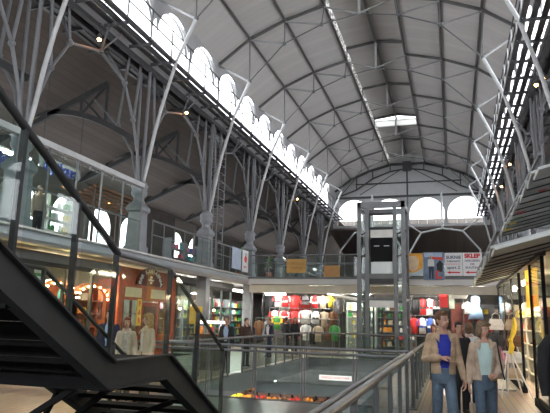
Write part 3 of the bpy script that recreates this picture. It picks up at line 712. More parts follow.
REDINK = mat('red_ink', (.6, .02, .03), .6); GREYINK = mat('blue_grey_ink', (.12, .13, .2), .6)
SIGNW = mat('white_sign_board', (.72, .72, .74), .5, 0, .03, 3)
def arrow(x0, x1, z, m, t):
    MB().quad([(x0, yf, z), (x0+.16, yf, z-.07), (x0+.16, yf, z-.03), (x1, yf, z-.03), (x1, yf, z+.03), (x0+.16, yf, z+.03), (x0+.16, yf, z+.07)], .003).build('arrow', m, t)
t = board(-.27, .51, 3.76, 4.84, SIGNW, 'white shop sign with grey lettering and red left arrow, third from the lift', 'shop_sign')
MB().text('SUKNIE', .2, (.12, yf, 4.62), (1,0,0), (0,0,1), bold=.008).build('lettering', GREYINK, t)
MB().text('PABIANICE', .12, (.12, yf, 4.44), (1,0,0), (0,0,1), bold=.004).build('lettering', GREYINK, t)
MB().box((-.2, yf-.002, 4.3), (.44, yf, 4.32)).build('rule', REDINK, t)
MB().text('sport Z', .19, (.12, yf, 4.14), (1,.0,0), (0,0,1), bold=.006).build('lettering', GREYINK, t); arrow(-.2, .4, 3.92, REDINK, t)
t = board(.53, 1.38, 3.76, 4.84, SIGNW, 'white shop sign headed SKLEP with red left arrow, rightmost on the bridge', 'shop_sign')
MB().text('SKLEP', .26, (.95, yf, 4.68), (1,0,0), (0,0,1), bold=.014).build('heading', REDINK, t)
for s_, z, sz in (('HARCERSKI', .13, 4.46), ('OD', .12, 4.3), ('SKAUTING', .13, 4.14)): MB().text(s_, z, (.95, yf, sz), (1,0,0), (0,0,1), bold=.004).build('lettering', GREYINK, t)
arrow(.62, 1.3, 3.92, REDINK, t)
# banners on the left gallery rail
xb = -10.06
t = thing('banner', (xb, 28.0, 3.97), 'white banner with a red round mark, on the gallery rail by the bridge', 'banner')
MB().box((xb-.01, 27.0, 3.9), (xb+.01, 27.85, 5.0)).build('cloth', SIGNW, t)
MB().sphere((xb+.012, 27.45, 4.55), .2, 12, (.05, 1, .9)).build('round_mark', MATS['red_print'], t)
MB().box((xb+.011, 27.43, 4.7), (xb+.02, 27.5, 4.86)).build('stem_mark', MATS['dark_print'], t)
MB().text('JABLKO', .14, (xb+.014, 27.42, 4.15), (0,1,0), (0,0,1)).build('lettering', MATS['red_print'], t)
solo(MB().box((xb-.01, 25.6, 3.95), (xb+.01, 26.8, 4.98)), 'banner', mat('pale_blue_cloth', (.45, .52, .66), .7, 0, .12, 2), 'pale blue banner on the gallery rail beside the lattice tower', 'banner')
# ------------------------------------------------------------------ shop goods
def pmat(n, c, r=.5): return mat(n, c, r, 0, .1, 14)
GC = {'red': (.55, .03, .03), 'orange': (.7, .25, .03), 'yellow': (.75, .55, .05), 'green': (.06, .3, .07), 'teal': (.05, .3, .32), 'blue': (.05, .12, .45),
      'white': (.7, .7, .68), 'black': (.02, .02, .022), 'brown': (.16, .07, .03), 'pink': (.65, .2, .3), 'beige': (.5, .4, .28), 'grey': (.2, .2, .21)}
GM = {k: pmat(k+'_goods', v) for k, v in GC.items()}
PROTO = {}
def good(kind, colr, at_, label, group, rot=0.0):
    """a small article of merchandise: box, bottle, bag or jar"""
    key = (kind, colr)
    if key not in PROTO:
        b = MB()
        if kind == 'box': b.box((-.11, -.07, 0), (.11, .07, .24)); b.box((-.112, -.03, .08), (.112, .03, .17))
        elif kind == 'bottle': b.lathe((0,0,0), [(.055, 0), (.06, .02), (.06, .2), (.025, .27), (.022, .34), (.028, .345), (.028, .37)], 12)
        elif kind == 'jar': b.lathe((0,0,0), [(.08, 0), (.085, .02), (.085, .15), (.06, .18), (.07, .185), (.07, .22)], 12)
        elif kind == 'bag':
            b.loft([[(-.17, -.07, 0), (.17, -.07, 0), (.17, .07, 0), (-.17, .07, 0)], [(-.19, -.08, .12), (.19, -.08, .12), (.19, .08, .12), (-.19, .08, .12)], [(-.14, -.03, .27), (.14, -.03, .27), (.14, .03, .27), (-.14, .03, .27)]], False)
            b.tube([(-.1, 0, .26), (-.08, 0, .38), (0, 0, .43), (.08, 0, .38), (.1, 0, .26)], .012, 6)
        elif kind == 'shoe':
            b.loft([[(-.04, -.13, 0), (.04, -.13, 0), (.04, -.13, .09), (-.04, -.13, .09)], [(-.045, -.02, 0), (.045, -.02, 0), (.04, -.02, .1), (-.04, -.02, .1)], [(-.05, .09, 0), (.05, .09, 0), (.035, .09, .05), (-.035, .09, .05)], [(-.03, .14, 0), (.03, .14, 0), (.02, .14, .03), (-.02, .14, .03)]], False)
        me = bpy.data.meshes.new(kind); me.from_pydata(b.v, [], b.f); me.materials.append(GM[colr]); PROTO[key] = me
        for p_ in me.polygons: p_.use_smooth = kind in ('bottle', 'jar')
    o = bpy.data.objects.new({'box': 'carton', 'bottle': 'bottle', 'jar': 'jar', 'bag': 'handbag', 'shoe': 'shoe'}[kind], PROTO[key]); COL.objects.link(o)
    o.location = at_; o.rotation_euler = (0, 0, rot); tag(o, label, {'box': 'carton', 'bottle': 'bottle', 'jar': 'jar', 'bag': 'bag', 'shoe': 'shoe'}[kind], group)
KN = {'box': 'carton', 'bottle': 'bottle', 'jar': 'jar', 'bag': 'handbag', 'shoe': 'shoe'}
def shelf_unit(x0, y0, x1, y1, h, levels, where, m=None, depth=.4, kinds=('box', 'bottle', 'jar'), cols=('red', 'yellow', 'white', 'teal', 'orange', 'green'), pitch=.3, z0=0.0, name='display_shelf', fill=.85, back=True):
    """upright shelving from (x0,y0) to (x1,y1), front on the left-hand side of that run; stocked with single articles"""
    m = m or DARKWOOD
    a = V((x0, y0, z0)); b = V((x1, y1, z0)); u = (b-a).normalized(); L = (b-a).length; nrm = V((-u.y, u.x, 0))
    t = thing(name, tuple((a+b)/2), 'stocked display shelf '+where, 'shelf')
    for s_ in (0, .5, 1) if L > 2 else (0, 1):
        c = a+u*(L*s_); MB().bar(c, c+V((0,0,h)), .05, depth, nrm).build('upright', m, t)
    if back: MB().quad([a-nrm*depth/2, b-nrm*depth/2, b-nrm*depth/2+V((0,0,h)), a-nrm*depth/2+V((0,0,h))], .02).build('back_panel', m, t)
    ang = math.atan2(u.y, u.x)
    for i in range(levels):
        z = .25+(h-.3)*i/levels
        MB().bar(a+V((0,0,z)), b+V((0,0,z)), depth, .035).build('board', m, t)
        s_ = .2
        while s_ < L-.15:
            if random.random() < fill and abs(s_-L/2) > .09:
                k = random.choice(kinds); c = random.choice(cols); p = a+u*s_+nrm*random.uniform(-.03, .08)+V((0,0,z+.019))
                good(k, c, p, '%s %s on the shelf %s' % (c, KN[k], where), 'goods '+where, ang+random.uniform(-.2, .2))
            s_ += pitch*random.uniform(.85, 1.25)
    return t

TUBE = emit('fluorescent_tube', (1, .98, .92), 16)
WARMT = emit('warm_tube', (1, .78, .5), 14)
def tube_light(p, q, label, m=None, group='ceiling tube lights of the shops', energy=5):
    p = V(p); q = V(q); u = (q-p).normalized()
    t = thing('hanging_tube_light', tuple((p+q)/2), label, 'lamp', group)
    MB().bar(p+V((0,0,.09)), q+V((0,0,.09)), .14, .06).build('lamp_body', WHITE, t)
    MB().tube([p, q], .035, 8).build('tube', m or TUBE, t)
    for c in (p, q): MB().bar(c+V((0,0,-.02))+u*.0, c+V((0,0,.1)), .06, .05).build('end_cap', WHITE, t)
    la = bpy.data.lights.new('shop_lamp', 'AREA'); la.shape = 'RECTANGLE'; la.size = (q-p).length; la.size_y = .1; la.energy = energy; la.color = (1, .8, .58) if m else (1, .96, .88)
    lo = bpy.data.objects.new('tube_glow', la); COL.objects.link(lo); lo.parent = t; lo.location = (0, 0, -.06); lo.rotation_euler = (0, 0, math.atan2(u.y, u.x))
    return t

# ------------------------------------------------------------------ left shops under the gallery
def front(x, y0, y1, label, bays, frame=DARKSTEEL, ztop=3.0, gm=None, head=.3):
    t = thing('shopfront', (x, (y0+y1)/2, 0), label, 'shop front')
    for i in range(bays+1):
        y = y0+(y1-y0)*i/bays; MB().box((x-.05, y-.035, 0), (x+.05, y+.035, ztop)).build('mullion', frame, t)
        if i < bays:
            ya = y+.05; yb_ = y+(y1-y0)/bays-.05
            MB().quad([(x, ya, .3), (x, yb_, .3), (x, yb_, ztop-.08), (x, ya, ztop-.08)], .012).build('glass_pane', gm or SHOPGLASS, t)
    MB().box((x-.06, y0, 0), (x+.06, y1, .28)).build('plinth', frame, t)
    MB().box((x-.08, y0, ztop-.08), (x+.1, y1, ztop+.05)).build('transom', frame, t)
    MB().box((x-.12, y0, ztop+.05), (x+.14, y1, ztop+head)).build('header', LIGHTSTEEL, t)
    return t
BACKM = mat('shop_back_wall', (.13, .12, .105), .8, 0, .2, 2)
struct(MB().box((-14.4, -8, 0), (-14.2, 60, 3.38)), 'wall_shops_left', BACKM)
front(-11.0, 7.5, 17.2, 'dark framed glass shop front seen through the stair balustrade', 7)
shelf_unit(-12.6, 19.9, -12.6, 16.7, 2.6, 5, 'behind the glass right of the fairy lights', REDWOOD, cols=('red', 'orange', 'yellow', 'white', 'brown'))
shelf_unit(-12.6, 16.5, -12.6, 13.2, 2.6, 5, 'behind the glass at the left frame edge', REDWOOD, cols=('teal', 'blue', 'white', 'green', 'grey'))
# orange wooden arches hung with fairy lights
BULB = emit('fairy_bulb', (1, .62, .25), 22)
def arch_frame(y, label):
    t = thing('wooden_arch', (-11.3, y, 0), label, 'arch', 'wooden arches behind the shop glass')
    for d in (-.85, .85): MB().box((-11.37, y+d-.07, 0), (-11.23, y+d+.07, 2.25)).build('jamb', REDWOOD, t)
    m = MB()
    a = arc((y, 2.2), .85, 0, PI, 10)
    for p, q in zip(a[:-1], a[1:]): m.bar((-11.3, p[0], 2.2+(p[1]-2.2)*.45), (-11.3, q[0], 2.2+(q[1]-2.2)*.45), .13, .12)
    m.build('arch_rail', REDWOOD, t)
    for i, (yy_, zz) in enumerate(arc((y, 2.2), .8, -.1, PI+.1, 8)): MB().sphere((-11.2, yy_, 2.2+(zz-2.2)*.45-.04), .028, 8).build('fairy_light', BULB, t)
    return t
arch_frame(12.4, 'red-brown wooden arch with fairy lights nearest the left frame edge')
arch_frame(14.6, 'red-brown wooden arch with fairy lights in the middle of the glass front')
arch_frame(16.3, 'red-brown wooden arch with fairy lights next to the red bar front')
t = thing('wall_poster', (-11.2, 13.4, 1.9), 'pale poster with green bands behind the shop glass at left', 'poster')
MB().box((-11.2, 13.1, 2.35), (-11.17, 13.75, 3.0)).build('sheet', SIGNW, t)
for z in (2.45, 2.65, 2.85): MB().box((-11.17, 13.16, z), (-11.165, 13.69, z+.08)).build('green_band', GM['green'], t)
tube_light((-12.0, 9.5, 3.1), (-12.0, 11.0, 3.1), 'warm tube light in the left shop, nearest the stairs', WARMT, energy=26)
tube_light((-12.0, 14.0, 3.1), (-12.0, 15.5, 3.1), 'warm tube light in the left shop beside the bar', WARMT, energy=26)
# the red bar
t = thing('bar_front', (-10.95, 19.5, 0), 'red wooden bar front with an arched maroon sign', 'bar front')
w = MB(); xw = -11.0
w.box((xw-.1, 17.4, 0), (xw+.02, 17.75, 3.3)); w.box((xw-.1, 21.35, 0), (xw+.02, 21.7, 3.3)); w.box((xw-.1, 17.75, 2.15), (xw+.02, 21.35, 3.3)); w.box((xw-.1, 17.75, 0), (xw+.02, 18.9, .9)); w.box((xw-.1, 20.3, 0), (xw+.02, 21.35, .9))
w.box((xw-.1, 18.85, .9), (xw+.02, 19.0, 2.15)); w.box((xw-.1, 20.2, .9), (xw+.02, 20.35, 2.15))
BARRED = mat('orange_red_stained_wood', (.36, .075, .022), .4, 0, .25, 8)
w.build('wall_panel', BARRED, t)
for y0, y1 in ((17.75, 18.87), (20.35, 21.35)):
    MB().box((xw-.05, y0, .9), (xw-.03, y1, 2.15)).build('window_pane', SHOPGLASS, t)
    f = MB()
    for y in (y0, (y0+y1)/2, y1): f.box((xw-.06, y-.03, .9), (xw+.03, y+.03, 2.15))
    f.box((xw-.06, y0, 1.65), (xw+.03, y1, 1.7)); f.build('window_frame', DARKWOOD, t)
for y0, y1 in ((17.8, 18.9), (19.6, 20.7)): MB().box((xw+.02, y0, 2.26), (xw+.05, y1, 2.6)).build('name_panel', mat('cream_sign_panel', (.60, .52, .30), .5, 0, .1, 3), t)
d = MB().box((xw-.04, 19.02, .02), (xw+.03, 20.18, 2.1)).build('door', mat('door_red_wood', (.28, .045, .015), .4, 0, .2, 8), t)
MB().box((xw+.03, 19.15, 1.1), (xw+.045, 20.05, 1.95)).build('door_panel', DARKWOOD, d); MB().tube([(xw+.05, 19.12, .95), (xw+.09, 19.12, 1.0), (xw+.09, 19.12, 1.2), (xw+.05, 19.12, 1.25)], .015, 6).build('door_handle', CHROME, d)
yc, zc = 19.45, 2.72
pts = [(xw+.08, yc+.98*math.cos(PI*i/20), zc+.66*math.sin(PI*i/20)) for i in range(21)]
sgn = MB().quad(pts, .06).build('arched_sign', mat('maroon_sign', (.10, .012, .016), .5, 0, .12, 4), t)
txt = 'BAR KAWIARNIA'; tm = MB()
for i, ch in enumerate(txt):
    a = PI-PI*(i+.6)/(len(txt)+.2); p = (xw+.1, yc-.82*math.cos(PI-a)*-1*-1 if False else yc+.80*math.cos(a), zc+.52*math.sin(a)+.02)
    ca = math.atan2(.66*math.sin(a), .98*math.cos(a))-PI/2
    tm.text(ch, .23, p, (0, math.cos(ca), math.sin(ca)), (0, -math.sin(ca), math.cos(ca)), bold=.012)
LETW = mat('white_letters', (.8, .8, .78), .5)
tm.build('lettering', LETW, sgn)
MB().text('S', .38, (xw+.1, yc, zc+.2), (0,1,0), (0,0,1), bold=.012).build('monogram', LETW, sgn); MB().box((xw+.1, yc-.2, zc+.19), (xw+.104, yc+.2, zc+.235)).build('monogram_bar', LETW, sgn)
vs = MB().box((xw+.04, 18.62, 1.25), (xw+.07, 18.92, 2.2)).build('vertical_sign', mat('yellow_sign', (.75, .5, .04), .5), t)
for i, ch in enumerate('BAR'): MB().text(ch, .26, (xw+.075, 18.77, 2.02-.3*i), (0,1,0), (0,0,1), bold=.01).build('letter', MATS['red_print'], vs)
tube_light((-12.2, 18.5, 3.1), (-12.2, 20.2, 3.1), 'warm tube light inside the red bar', WARMT, energy=20)
# glazed shop right of the bar
front(-11.0, 21.8, 28.0, 'glass shop front between the red bar and the clothing stall', 5, gm=SHOPGLASS)
shelf_unit(-12.4, 27.8, -12.4, 25.0, 2.4, 5, 'in the glass shop beside the clothing stall', LIGHTSTEEL, cols=('white', 'yellow', 'green', 'beige', 'orange'))
shelf_unit(-12.4, 24.8, -12.4, 22.0, 2.4, 5, 'in the glass shop beside the bar', LIGHTSTEEL, cols=('white', 'orange', 'brown', 'pink', 'teal'))
shelf_unit(-12.4, 33.2, -12.4, 28.2, 2.6, 6, 'at the end of the left shops beside the white pillar', LIGHTSTEEL, cols=('white', 'teal', 'red', 'beige', 'yellow', 'green'))
tube_light((-11.7, 29.5, 3.1), (-11.7, 31.5, 3.1), 'tube light at the end of the left shops', energy=18)
tube_light((-11.8, 22.5, 3.1), (-11.8, 24.2, 3.1), 'tube light in the glass shop beside the bar', energy=25)
tube_light((-11.8, 25.6, 3.1), (-11.8, 27.4, 3.1), 'tube light in the glass shop beside the clothing stall', energy=25)
# kiosk counter with white lit top, before the glass shop
t = thing('kiosk_counter', (-7.45, 17.3, 0), 'small kiosk counter with white lit top behind the atrium railing', 'counter')
MB().box((-7.85, 16.9, 0), (-7.05, 17.7, 1.05)).build('counter_body', mat('counter_brown', (.12, .08, .07), .5, 0, .2, 4), t)
MB().box((-7.9, 16.8, 1.05), (-7.0, 17.8, 1.1)).build('counter_top', DARKWOOD, t)
MB().box((-7.8, 16.9, 1.42), (-7.1, 17.7, 1.5)).build('lit_canopy', emit('lit_white_acrylic', (1, .93, .98), .4), t)
for dx in (-7.76, -7.14):
    for dy in (16.95, 17.65): MB().box((dx-.02, dy-.02, 1.1), (dx+.02, dy+.02, 1.42)).build('canopy_post', CHROME, t)
for i in range(4): good(('jar', 'bottle')[i % 2], ('orange', 'yellow', 'red', 'white')[i], (-7.7+.18*i, 17.1 if i % 2 == 0 else 17.45, 1.1), '%s %s on the kiosk counter' % (('orange', 'yellow', 'red', 'white')[i], ('jar', 'bottle')[i % 2]), 'jars on the kiosk counter')
HANG = emit('warm_pendant_glow', (1, .6, .28), 9)
for i, (y, z) in enumerate(((22.4, 2.2), (23.2, 1.95), (24.1, 2.25), (25.0, 2.0), (26.0, 2.2), (27.0, 1.95))):
    t = thing('pendant_lamp', (-11.5, y, z), 'small warm pendant lamp inside the glass shop right of the bar, %s from the bar' % ORD[i], 'lamp', 'pendant lamps in the glass shop')
    MB().sphere((-11.5, y, z), .06, 10).build('bulb', HANG, t); MB().tube([(-11.5, y, z+.05), (-11.5, y, 3.36)], .008, 5).build('cord', BLACKSTEEL, t); MB().lathe((-11.5, y, z+.04), [(.09, 0), (.03, .08)], 10).build('lamp_shade', BLACKSTEEL, t)
# wire rack and red bin behind the railing
t = thing('wire_rack', (-7.3, 15.0, 0), 'pale wire rack of trays behind the left part of the atrium railing', 'rack')
for dx in (-.45, .45):
    for dy in (-.2, .2): MB().tube([(-7.3+dx, 15+dy, 0), (-7.3+dx, 15+dy, 1.05)], .015, 6).build('upright', LIGHTSTEEL, t)
for i in range(6): MB().box((-7.75, 14.8, .12+.165*i), (-6.85, 15.2, .135+.165*i)).build('tray', mat('pale_wire', (.5, .5, .46), .5), t)
t = thing('litter_bin', (-8.1, 14.4, 0), 'red litter bin behind the left part of the railing', 'bin')
MB().lathe((-8.1, 14.4, 0), [(.16, 0), (.2, .05), (.22, .7)], 16).build('bin_body', mat('dull_red_bin', (.3, .05, .03), .5), t); MB().lathe((-8.1, 14.4, .7), [(.24, 0), (.24, .05), (.12, .12)], 16).build('bin_lid', BLACKSTEEL, t)
solo(MB().box((-9.6, 20.2, 1.35), (-9.1, 20.26, 2.0)).box((-9.37, 20.2, 0), (-9.33, 20.26, 1.36)), 'standing_sign', MATS['yellow_sign'], 'yellow sign on a post before the glass shop', 'sign')
# white-legged cafe tables far behind the stairs
def cafe_table(x, y, label):
    t = thing('cafe_table', (x, y, 0), label, 'table', 'cafe tables beyond the stairs')
    MB().box((x-.4, y-.4, .7), (x+.4, y+.4, .74)).build('table_top', DARKWOOD, t)
    for s_ in (-1, 1):
        MB().tube([(x+s_*.36, y-.34, .02), (x-s_*.36, y-.34, .7)], .018, 6).build('leg', WHITE, t); MB().tube([(x+s_*.36, y+.34, .02), (x-s_*.36, y+.34, .7)], .018, 6).build('leg', WHITE, t)
    return t
cafe_table(-9.3, 11.6, 'folding cafe table with white crossed legs under the stairs, right one')
cafe_table(-10.0, 10.4, 'folding cafe table with white crossed legs at the left frame edge')

# ---- gallery shops on the left
for y0, y1 in ((26.5, 30.6), (33.6, 59)): struct(MB().box((-16.0, y0, 3.7), (-15.8, y1, 7.4)), 'wall_gallery_left', mat('dark_gallery_partition', (.06, .05, .045), .8, 0, .2, 2))
struct(MB().box((-16.0, 6, 3.7), (-15.8, 17.0, 5.2)), 'wall_gallery_left', mat('teal_shop_wall', (.25, .36, .35), .7, 0, .15, 2))
shelf_unit(-13.0, 17.0, -13.0, 14.4, 1.9, 4, 'on the near gallery beside the first column', WHITE, z0=3.7, cols=('teal', 'white', 'yellow', 'green', 'orange'), back=False)
shelf_unit(-13.0, 14.2, -13.0, 11.6, 1.9, 4, 'on the near gallery above the fairy lights', WHITE, z0=3.7, cols=('teal', 'white', 'blue', 'beige'), back=False)
t = thing('shop_lettering', (-11.6, 13.8, 5.9), 'blue script shop sign hung above the near gallery glass', 'shop sign')
BLUEINK = mat('blue_sign_letters', (.03, .06, .35), .4)
MB().text('optique', .48, (-11.6, 14.6, 6.05), (0,1,0), (0,0,1), depth=.04, bold=.02).build('lettering', BLUEINK, t)
MB().box((-11.65, 13.6, 5.86), (-11.62, 15.6, 6.3)).build('backing', SHOPGLASS, t)
for y in (13.7, 15.5): MB().tube([(-11.63, y, 6.3), (-11.63, y, 9.2)], .012, 5).build('hanging_wire', DARKSTEEL, t)
t = thing('shop_lettering', (-11.6, 11.9, 5.9), 'blue script shop sign behind the nearest column', 'shop sign')
MB().text('optic', .55, (-11.6, 11.8, 5.75), (0,1,0), (0,0,1), depth=.04, bold=.02).build('lettering', BLUEINK, t)
MB().tube([(-11.6, 11.2, 6.0), (-11.6, 11.2, 9.3)], .012, 5).build('hanging_wire', DARKSTEEL, t); MB().tube([(-11.6, 12.4, 6.0), (-11.6, 12.4, 9.3)], .012, 5).build('hanging_wire', DARKSTEEL, t)
tube_light((-12.3, 12.4, 6.2), (-12.3, 14.0, 6.2), 'tube light over the near gallery shop')
# stall on the middle gallery with an orange slatted canopy
t = thing('gallery_canopy', (-13.0, 19.5, 3.7), 'orange-brown slatted canopy over the left gallery behind the tall pedestal', 'canopy')
for i in range(7): MB().bar((-12.6-.2*i, 17.8, 6.35-.08*i), (-12.6-.2*i, 21.6, 6.35-.08*i), .12, .05).build('slat', mat('orange_brown_slats', (.30, .12, .04), .6, 0, .2, 6), t)
for y in (18, 21.4): MB().bar((-12.7, y, 3.7), (-12.7, y, 6.35), .08, .08).build('canopy_post', DARKWOOD, t); MB().bar((-13.9, y, 3.7), (-13.9, y, 5.85), .08, .08).build('canopy_post', DARKWOOD, t)
shelf_unit(-12.9, 27.6, -12.9, 24.4, 1.6, 3, 'on the gallery behind the pale blue banner', LIGHTSTEEL, z0=3.7, cols=('red', 'blue', 'teal', 'pink'), back=False)

for i, (y, c, k) in enumerate(((19.0, 'teal', 'shirt'), (19.8, 'red', 'dress'), (20.7, 'grey', 'shirt'), (22.0, 'pink', 'dress'), (24.2, 'red', 'shirt'), (24.9, 'blue', 'dress'))): pass
def plant(x, y, z, h, label, leafs=26):
    t = thing('potted_plant', (x, y, z), label, 'plant', None)
    MB().lathe((x, y, z), [(.14, 0), (.18, .28), (.2, .3), (.17, .3)], 12).build('pot', mat('terracotta_pot', (.3, .12, .06), .8), t)
    MB().tube([(x, y, z+.25), (x+.03, y, z+h*.6)], .02, 6).build('stem', DARKWOOD, t)
    m = MB()
    for i in range(leafs):
        a = random.uniform(0, 2*PI); el = random.uniform(-.2, 1.2); L = random.uniform(.25, .5)*h*.55; b = V((x, y, z+h*random.uniform(.35, .75)))
        d = V((math.cos(a)*math.cos(el), math.sin(a)*math.cos(el), math.sin(el))); s_ = V((-math.sin(a), math.cos(a), 0))*L*.16
        m.add([b, b+d*L*.5+s_, b+d*L-V((0,0,L*.15)), b+d*L*.5-s_], [(0,1,2,3)])
    m.build('foliage', mat('leaf_green', (.12, .34, .07), .5, 0, .35, 8), t)
plant(-10.8, 28.6, 3.7, 1.9, 'tall green potted plant on the gallery next to the white banner', 40)
plant(-9.2, 28.7, 3.66, 1.35, 'smaller green potted plant behind the left ochre board on the bridge')
plant(-11.2, 30.6, 3.7, 1.6, 'green potted plant at the far side of the bridge junction')

# ------------------------------------------------------------------ shops under the bridge
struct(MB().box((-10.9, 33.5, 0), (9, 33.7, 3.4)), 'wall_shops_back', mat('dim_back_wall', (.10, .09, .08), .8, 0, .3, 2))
def garment(kind, at_, c, label, w=.5, h=.7, facing=0.0, second=None, group=None, hang=True):
    """shirt / dress / trousers on a hanger; body with folds and real thickness"""
    x, y, z = at_
    t = thing(kind, (x, y, z-h), label, kind.replace('_', ' '), group)
    m = GM[c] if isinstance(c, str) else c
    n = 24
    def ring(zz, hw, dp, amp=.0):
        return [(x+math.cos(2*PI*i/n)*hw, y+math.sin(2*PI*i/n)*dp*(1+amp*math.sin(5*2*PI*i/n+zz*9)), zz) for i in range(n)]
    b = MB()
    if kind == 'dress': b.loft([ring(z-h, w*.5, .1, .3), ring(z-h*.6, w*.38, .08, .25), ring(z-h*.42, w*.24, .06), ring(z-h*.2, w*.3, .07), ring(z-.05, w*.26, .05), ring(z, w*.1, .03)])
    elif kind == 'trousers':
        for s_ in (-1, 1):
            xx = x+s_*w*.2
            b.loft([[(xx+math.cos(2*PI*i/12)*w*.17, y+math.sin(2*PI*i/12)*.05, zz) for i in range(12)] for zz in (z-h, z-h*.5, z-h*.2)])
        b.loft([ring(z-h*.26, w*.4, .06), ring(z-h*.1, w*.38, .06), ring(z, w*.34, .05)])
    else: b.loft([ring(z-h, w*.4, .08, .2), ring(z-h*.5, w*.38, .08, .15), ring(z-h*.22, w*.42, .08), ring(z-.07, w*.4, .06), ring(z, w*.12, .04)])
    o = b.build('garment_body', m, t)
    if kind not in ('dress', 'trousers'):
        for s_ in (-1, 1):
            L = h*(.75 if kind in ('jacket', 'coat') else .36)
            MB().tube([(x+s_*w*.34, y, z-.07), (x+s_*w*.52, y, z-.17), (x+s_*w*.56, y-.01, z-.12-L)], [.055, .07, .06], 10).build('sleeve', GM[second] if second else m, t)
        if second: MB().loft([ring(z-h*.62, w*.395, .088), ring(z-h*.48, w*.39, .088)], cap=False).build('stripe', GM[second], t)
    if hang:
        MB().tube([(x, y, z-.02), (x, y, z+.08), (x+.03, y, z+.11), (x+.02, y, z+.14)], .008, 5).build('hanger_hook', CHROME, t)
    return t
def rail_rack(x0, x1, y, z, label, legs=True):
    t = thing('clothes_rail', ((x0+x1)/2, y, 0), label, 'clothes rail')
    MB().tube([(x0, y, z), (x1, y, z)], .018, 8).build('rail', CHROME, t)
    for x in (x0+.02, x1-.02):
        MB().tube([(x, y, 0), (x, y, z)], .018, 8).build('upright', CHROME, t); MB().box((x-.03, y-.3, 0), (x+.03, y+.3, .03)).build('foot', CHROME, t)
    return t
YC = 30.0
rail_rack(-9.9, -5.9, YC, 3.0, 'high clothes rail of the stall hung with jerseys, under the bridge left')
rail_rack(-9.9, -5.9, YC, 2.12, 'lower clothes rail of the jersey stall under the bridge left') if False else None
W = [('jacket', -9.55, 2.86, 'black', .6, 1.1, None, 'black jacket at the left end of the jersey stall'),
     ('jersey', -9.05, 2.86, 'white', .5, .62, 'red', 'white jersey with red sleeves, upper row, left'),
     ('jersey', -8.62, 2.86, 'red', .48, .62, 'white', 'red and white jersey, upper row, left of the plain red shirts'),
     ('shirt', -8.1, 2.86, 'red', .62, .85, None, 'plain bright red shirt in the upper row'),
     ('shirt', -7.5, 2.86, 'grey', .5, .5, 'black', 'small grey and black shirt above the white long shirt'),
     ('jersey', -6.98, 2.86, 'red', .42, .7, 'white', 'narrow red jersey with white sleeves, upper row right'),
     ('shirt', -6.55, 2.86, 'beige', .45, .7, 'white', 'beige shirt at the right end of the upper row'),
     ('shirt', -6.15, 2.86, 'yellow', .35, .6, None, 'small yellow shirt at the right end of the upper row')]
for k, x, z, c, w_, h_, s2, lb in W: garment(k, (x, YC, z), c, lb, w_, h_, second=s2, group='garments on the jersey stall')
rail_rack(-9.4, -5.6, YC-.35, 2.17, 'lower clothes rail of the jersey stall, in front')
W = [('jersey', -9.1, 2.03, 'white', .5, .6, 'red', 'white jersey with red sleeves, lower row, left'),
     ('jersey', -8.55, 2.03, 'red', .48, .6, 'white', 'red and white jersey in the lower row'),
     ('shirt', -7.98, 2.03, 'red', .55, .7, None, 'plain red shirt in the lower row'),
     ('jacket', -7.4, 2.10, 'white', .62, .72, None, 'white long-sleeved shirt hanging in the middle of the stall'),
     ('shirt', -6.85, 2.03, 'white', .5, .65, 'black', 'white shirt with a black stripe and sleeves in the lower row'),
     ('shirt', -6.4, 2.03, 'beige', .42, .8, None, 'beige shirt in the lower row, right end'),
     ('shirt', -5.95, 2.03, 'brown', .4, .8, None, 'brown shirt at the right end of the lower row')]
for k, x, z, c, w_, h_, s2, lb in W: garment(k, (x, YC-.35, z), c, lb, w_, h_, second=s2, group='garments on the jersey stall')
garment('shirt', (-8.85, YC-.7, 1.75), 'green', 'green shirt on the front rail of the jersey stall', .45, .7, second='yellow')
garment('trousers', (-7.0, YC-.5, 1.3), 'black', 'black trousers low on the jersey stall', .5, .95, hang=True)
shelf_unit(-5.4, 32.3, -9.6, 32.3, 2.6, 4, 'behind the jersey stall', DARKWOOD, kinds=('box', 'bag'), cols=('red', 'black', 'white', 'brown', 'blue'), pitch=.5) if False else None
more = [('shirt', -9.8, 1.5, 'brown', 'brown shirt at the far left foot of the jersey stall'), ('dress', -9.4, 1.45, 'grey', 'grey dress low at the left of the jersey stall'), ('shirt', -8.3, 1.35, 'black', 'black shirt low under the plain red shirts'), ('dress', -7.75, 1.4, 'red', 'dark red dress low in the middle of the jersey stall'), ('shirt', -7.25, 1.35, 'white', 'white shirt low in the middle of the jersey stall'), ('shirt', -6.6, 1.3, 'beige', 'beige shirt low at the right of the jersey stall'), ('dress', -6.1, 1.4, 'brown', 'brown dress low at the right end of the jersey stall'), ('shirt', -5.7, 2.75, 'grey', 'grey shirt high at the right end, next to the glass shop'), ('shirt', -5.75, 1.35, 'green', 'green shirt low at the right end, next to the glass shop')]
rail_rack(-10.0, -5.5, YC-.85, 1.62, 'front low clothes rail of the jersey stall')
for k, x, z, c, lb in more: garment(k, (x, YC-.85 if z < 2 else YC, z), c, lb, .42, .8, group='garments on the jersey stall')
for i, (c, nm) in enumerate((('black', 'black'), ('white', 'white'), ('brown', 'brown'), ('red', 'dark red'), ('grey', 'grey'), ('black', 'black'), ('beige', 'beige'))):
    garment('jacket', (-9.75+.62*i, 31.6, 2.9), c, '%s jacket at the back of the jersey stall, %s from the left' % (nm, ORD[i]), .5, .95, group='jackets at the back of the jersey stall')
rail_rack(-10.1, -5.6, 31.6, 3.05, 'back clothes rail of the jersey stall, with jackets')
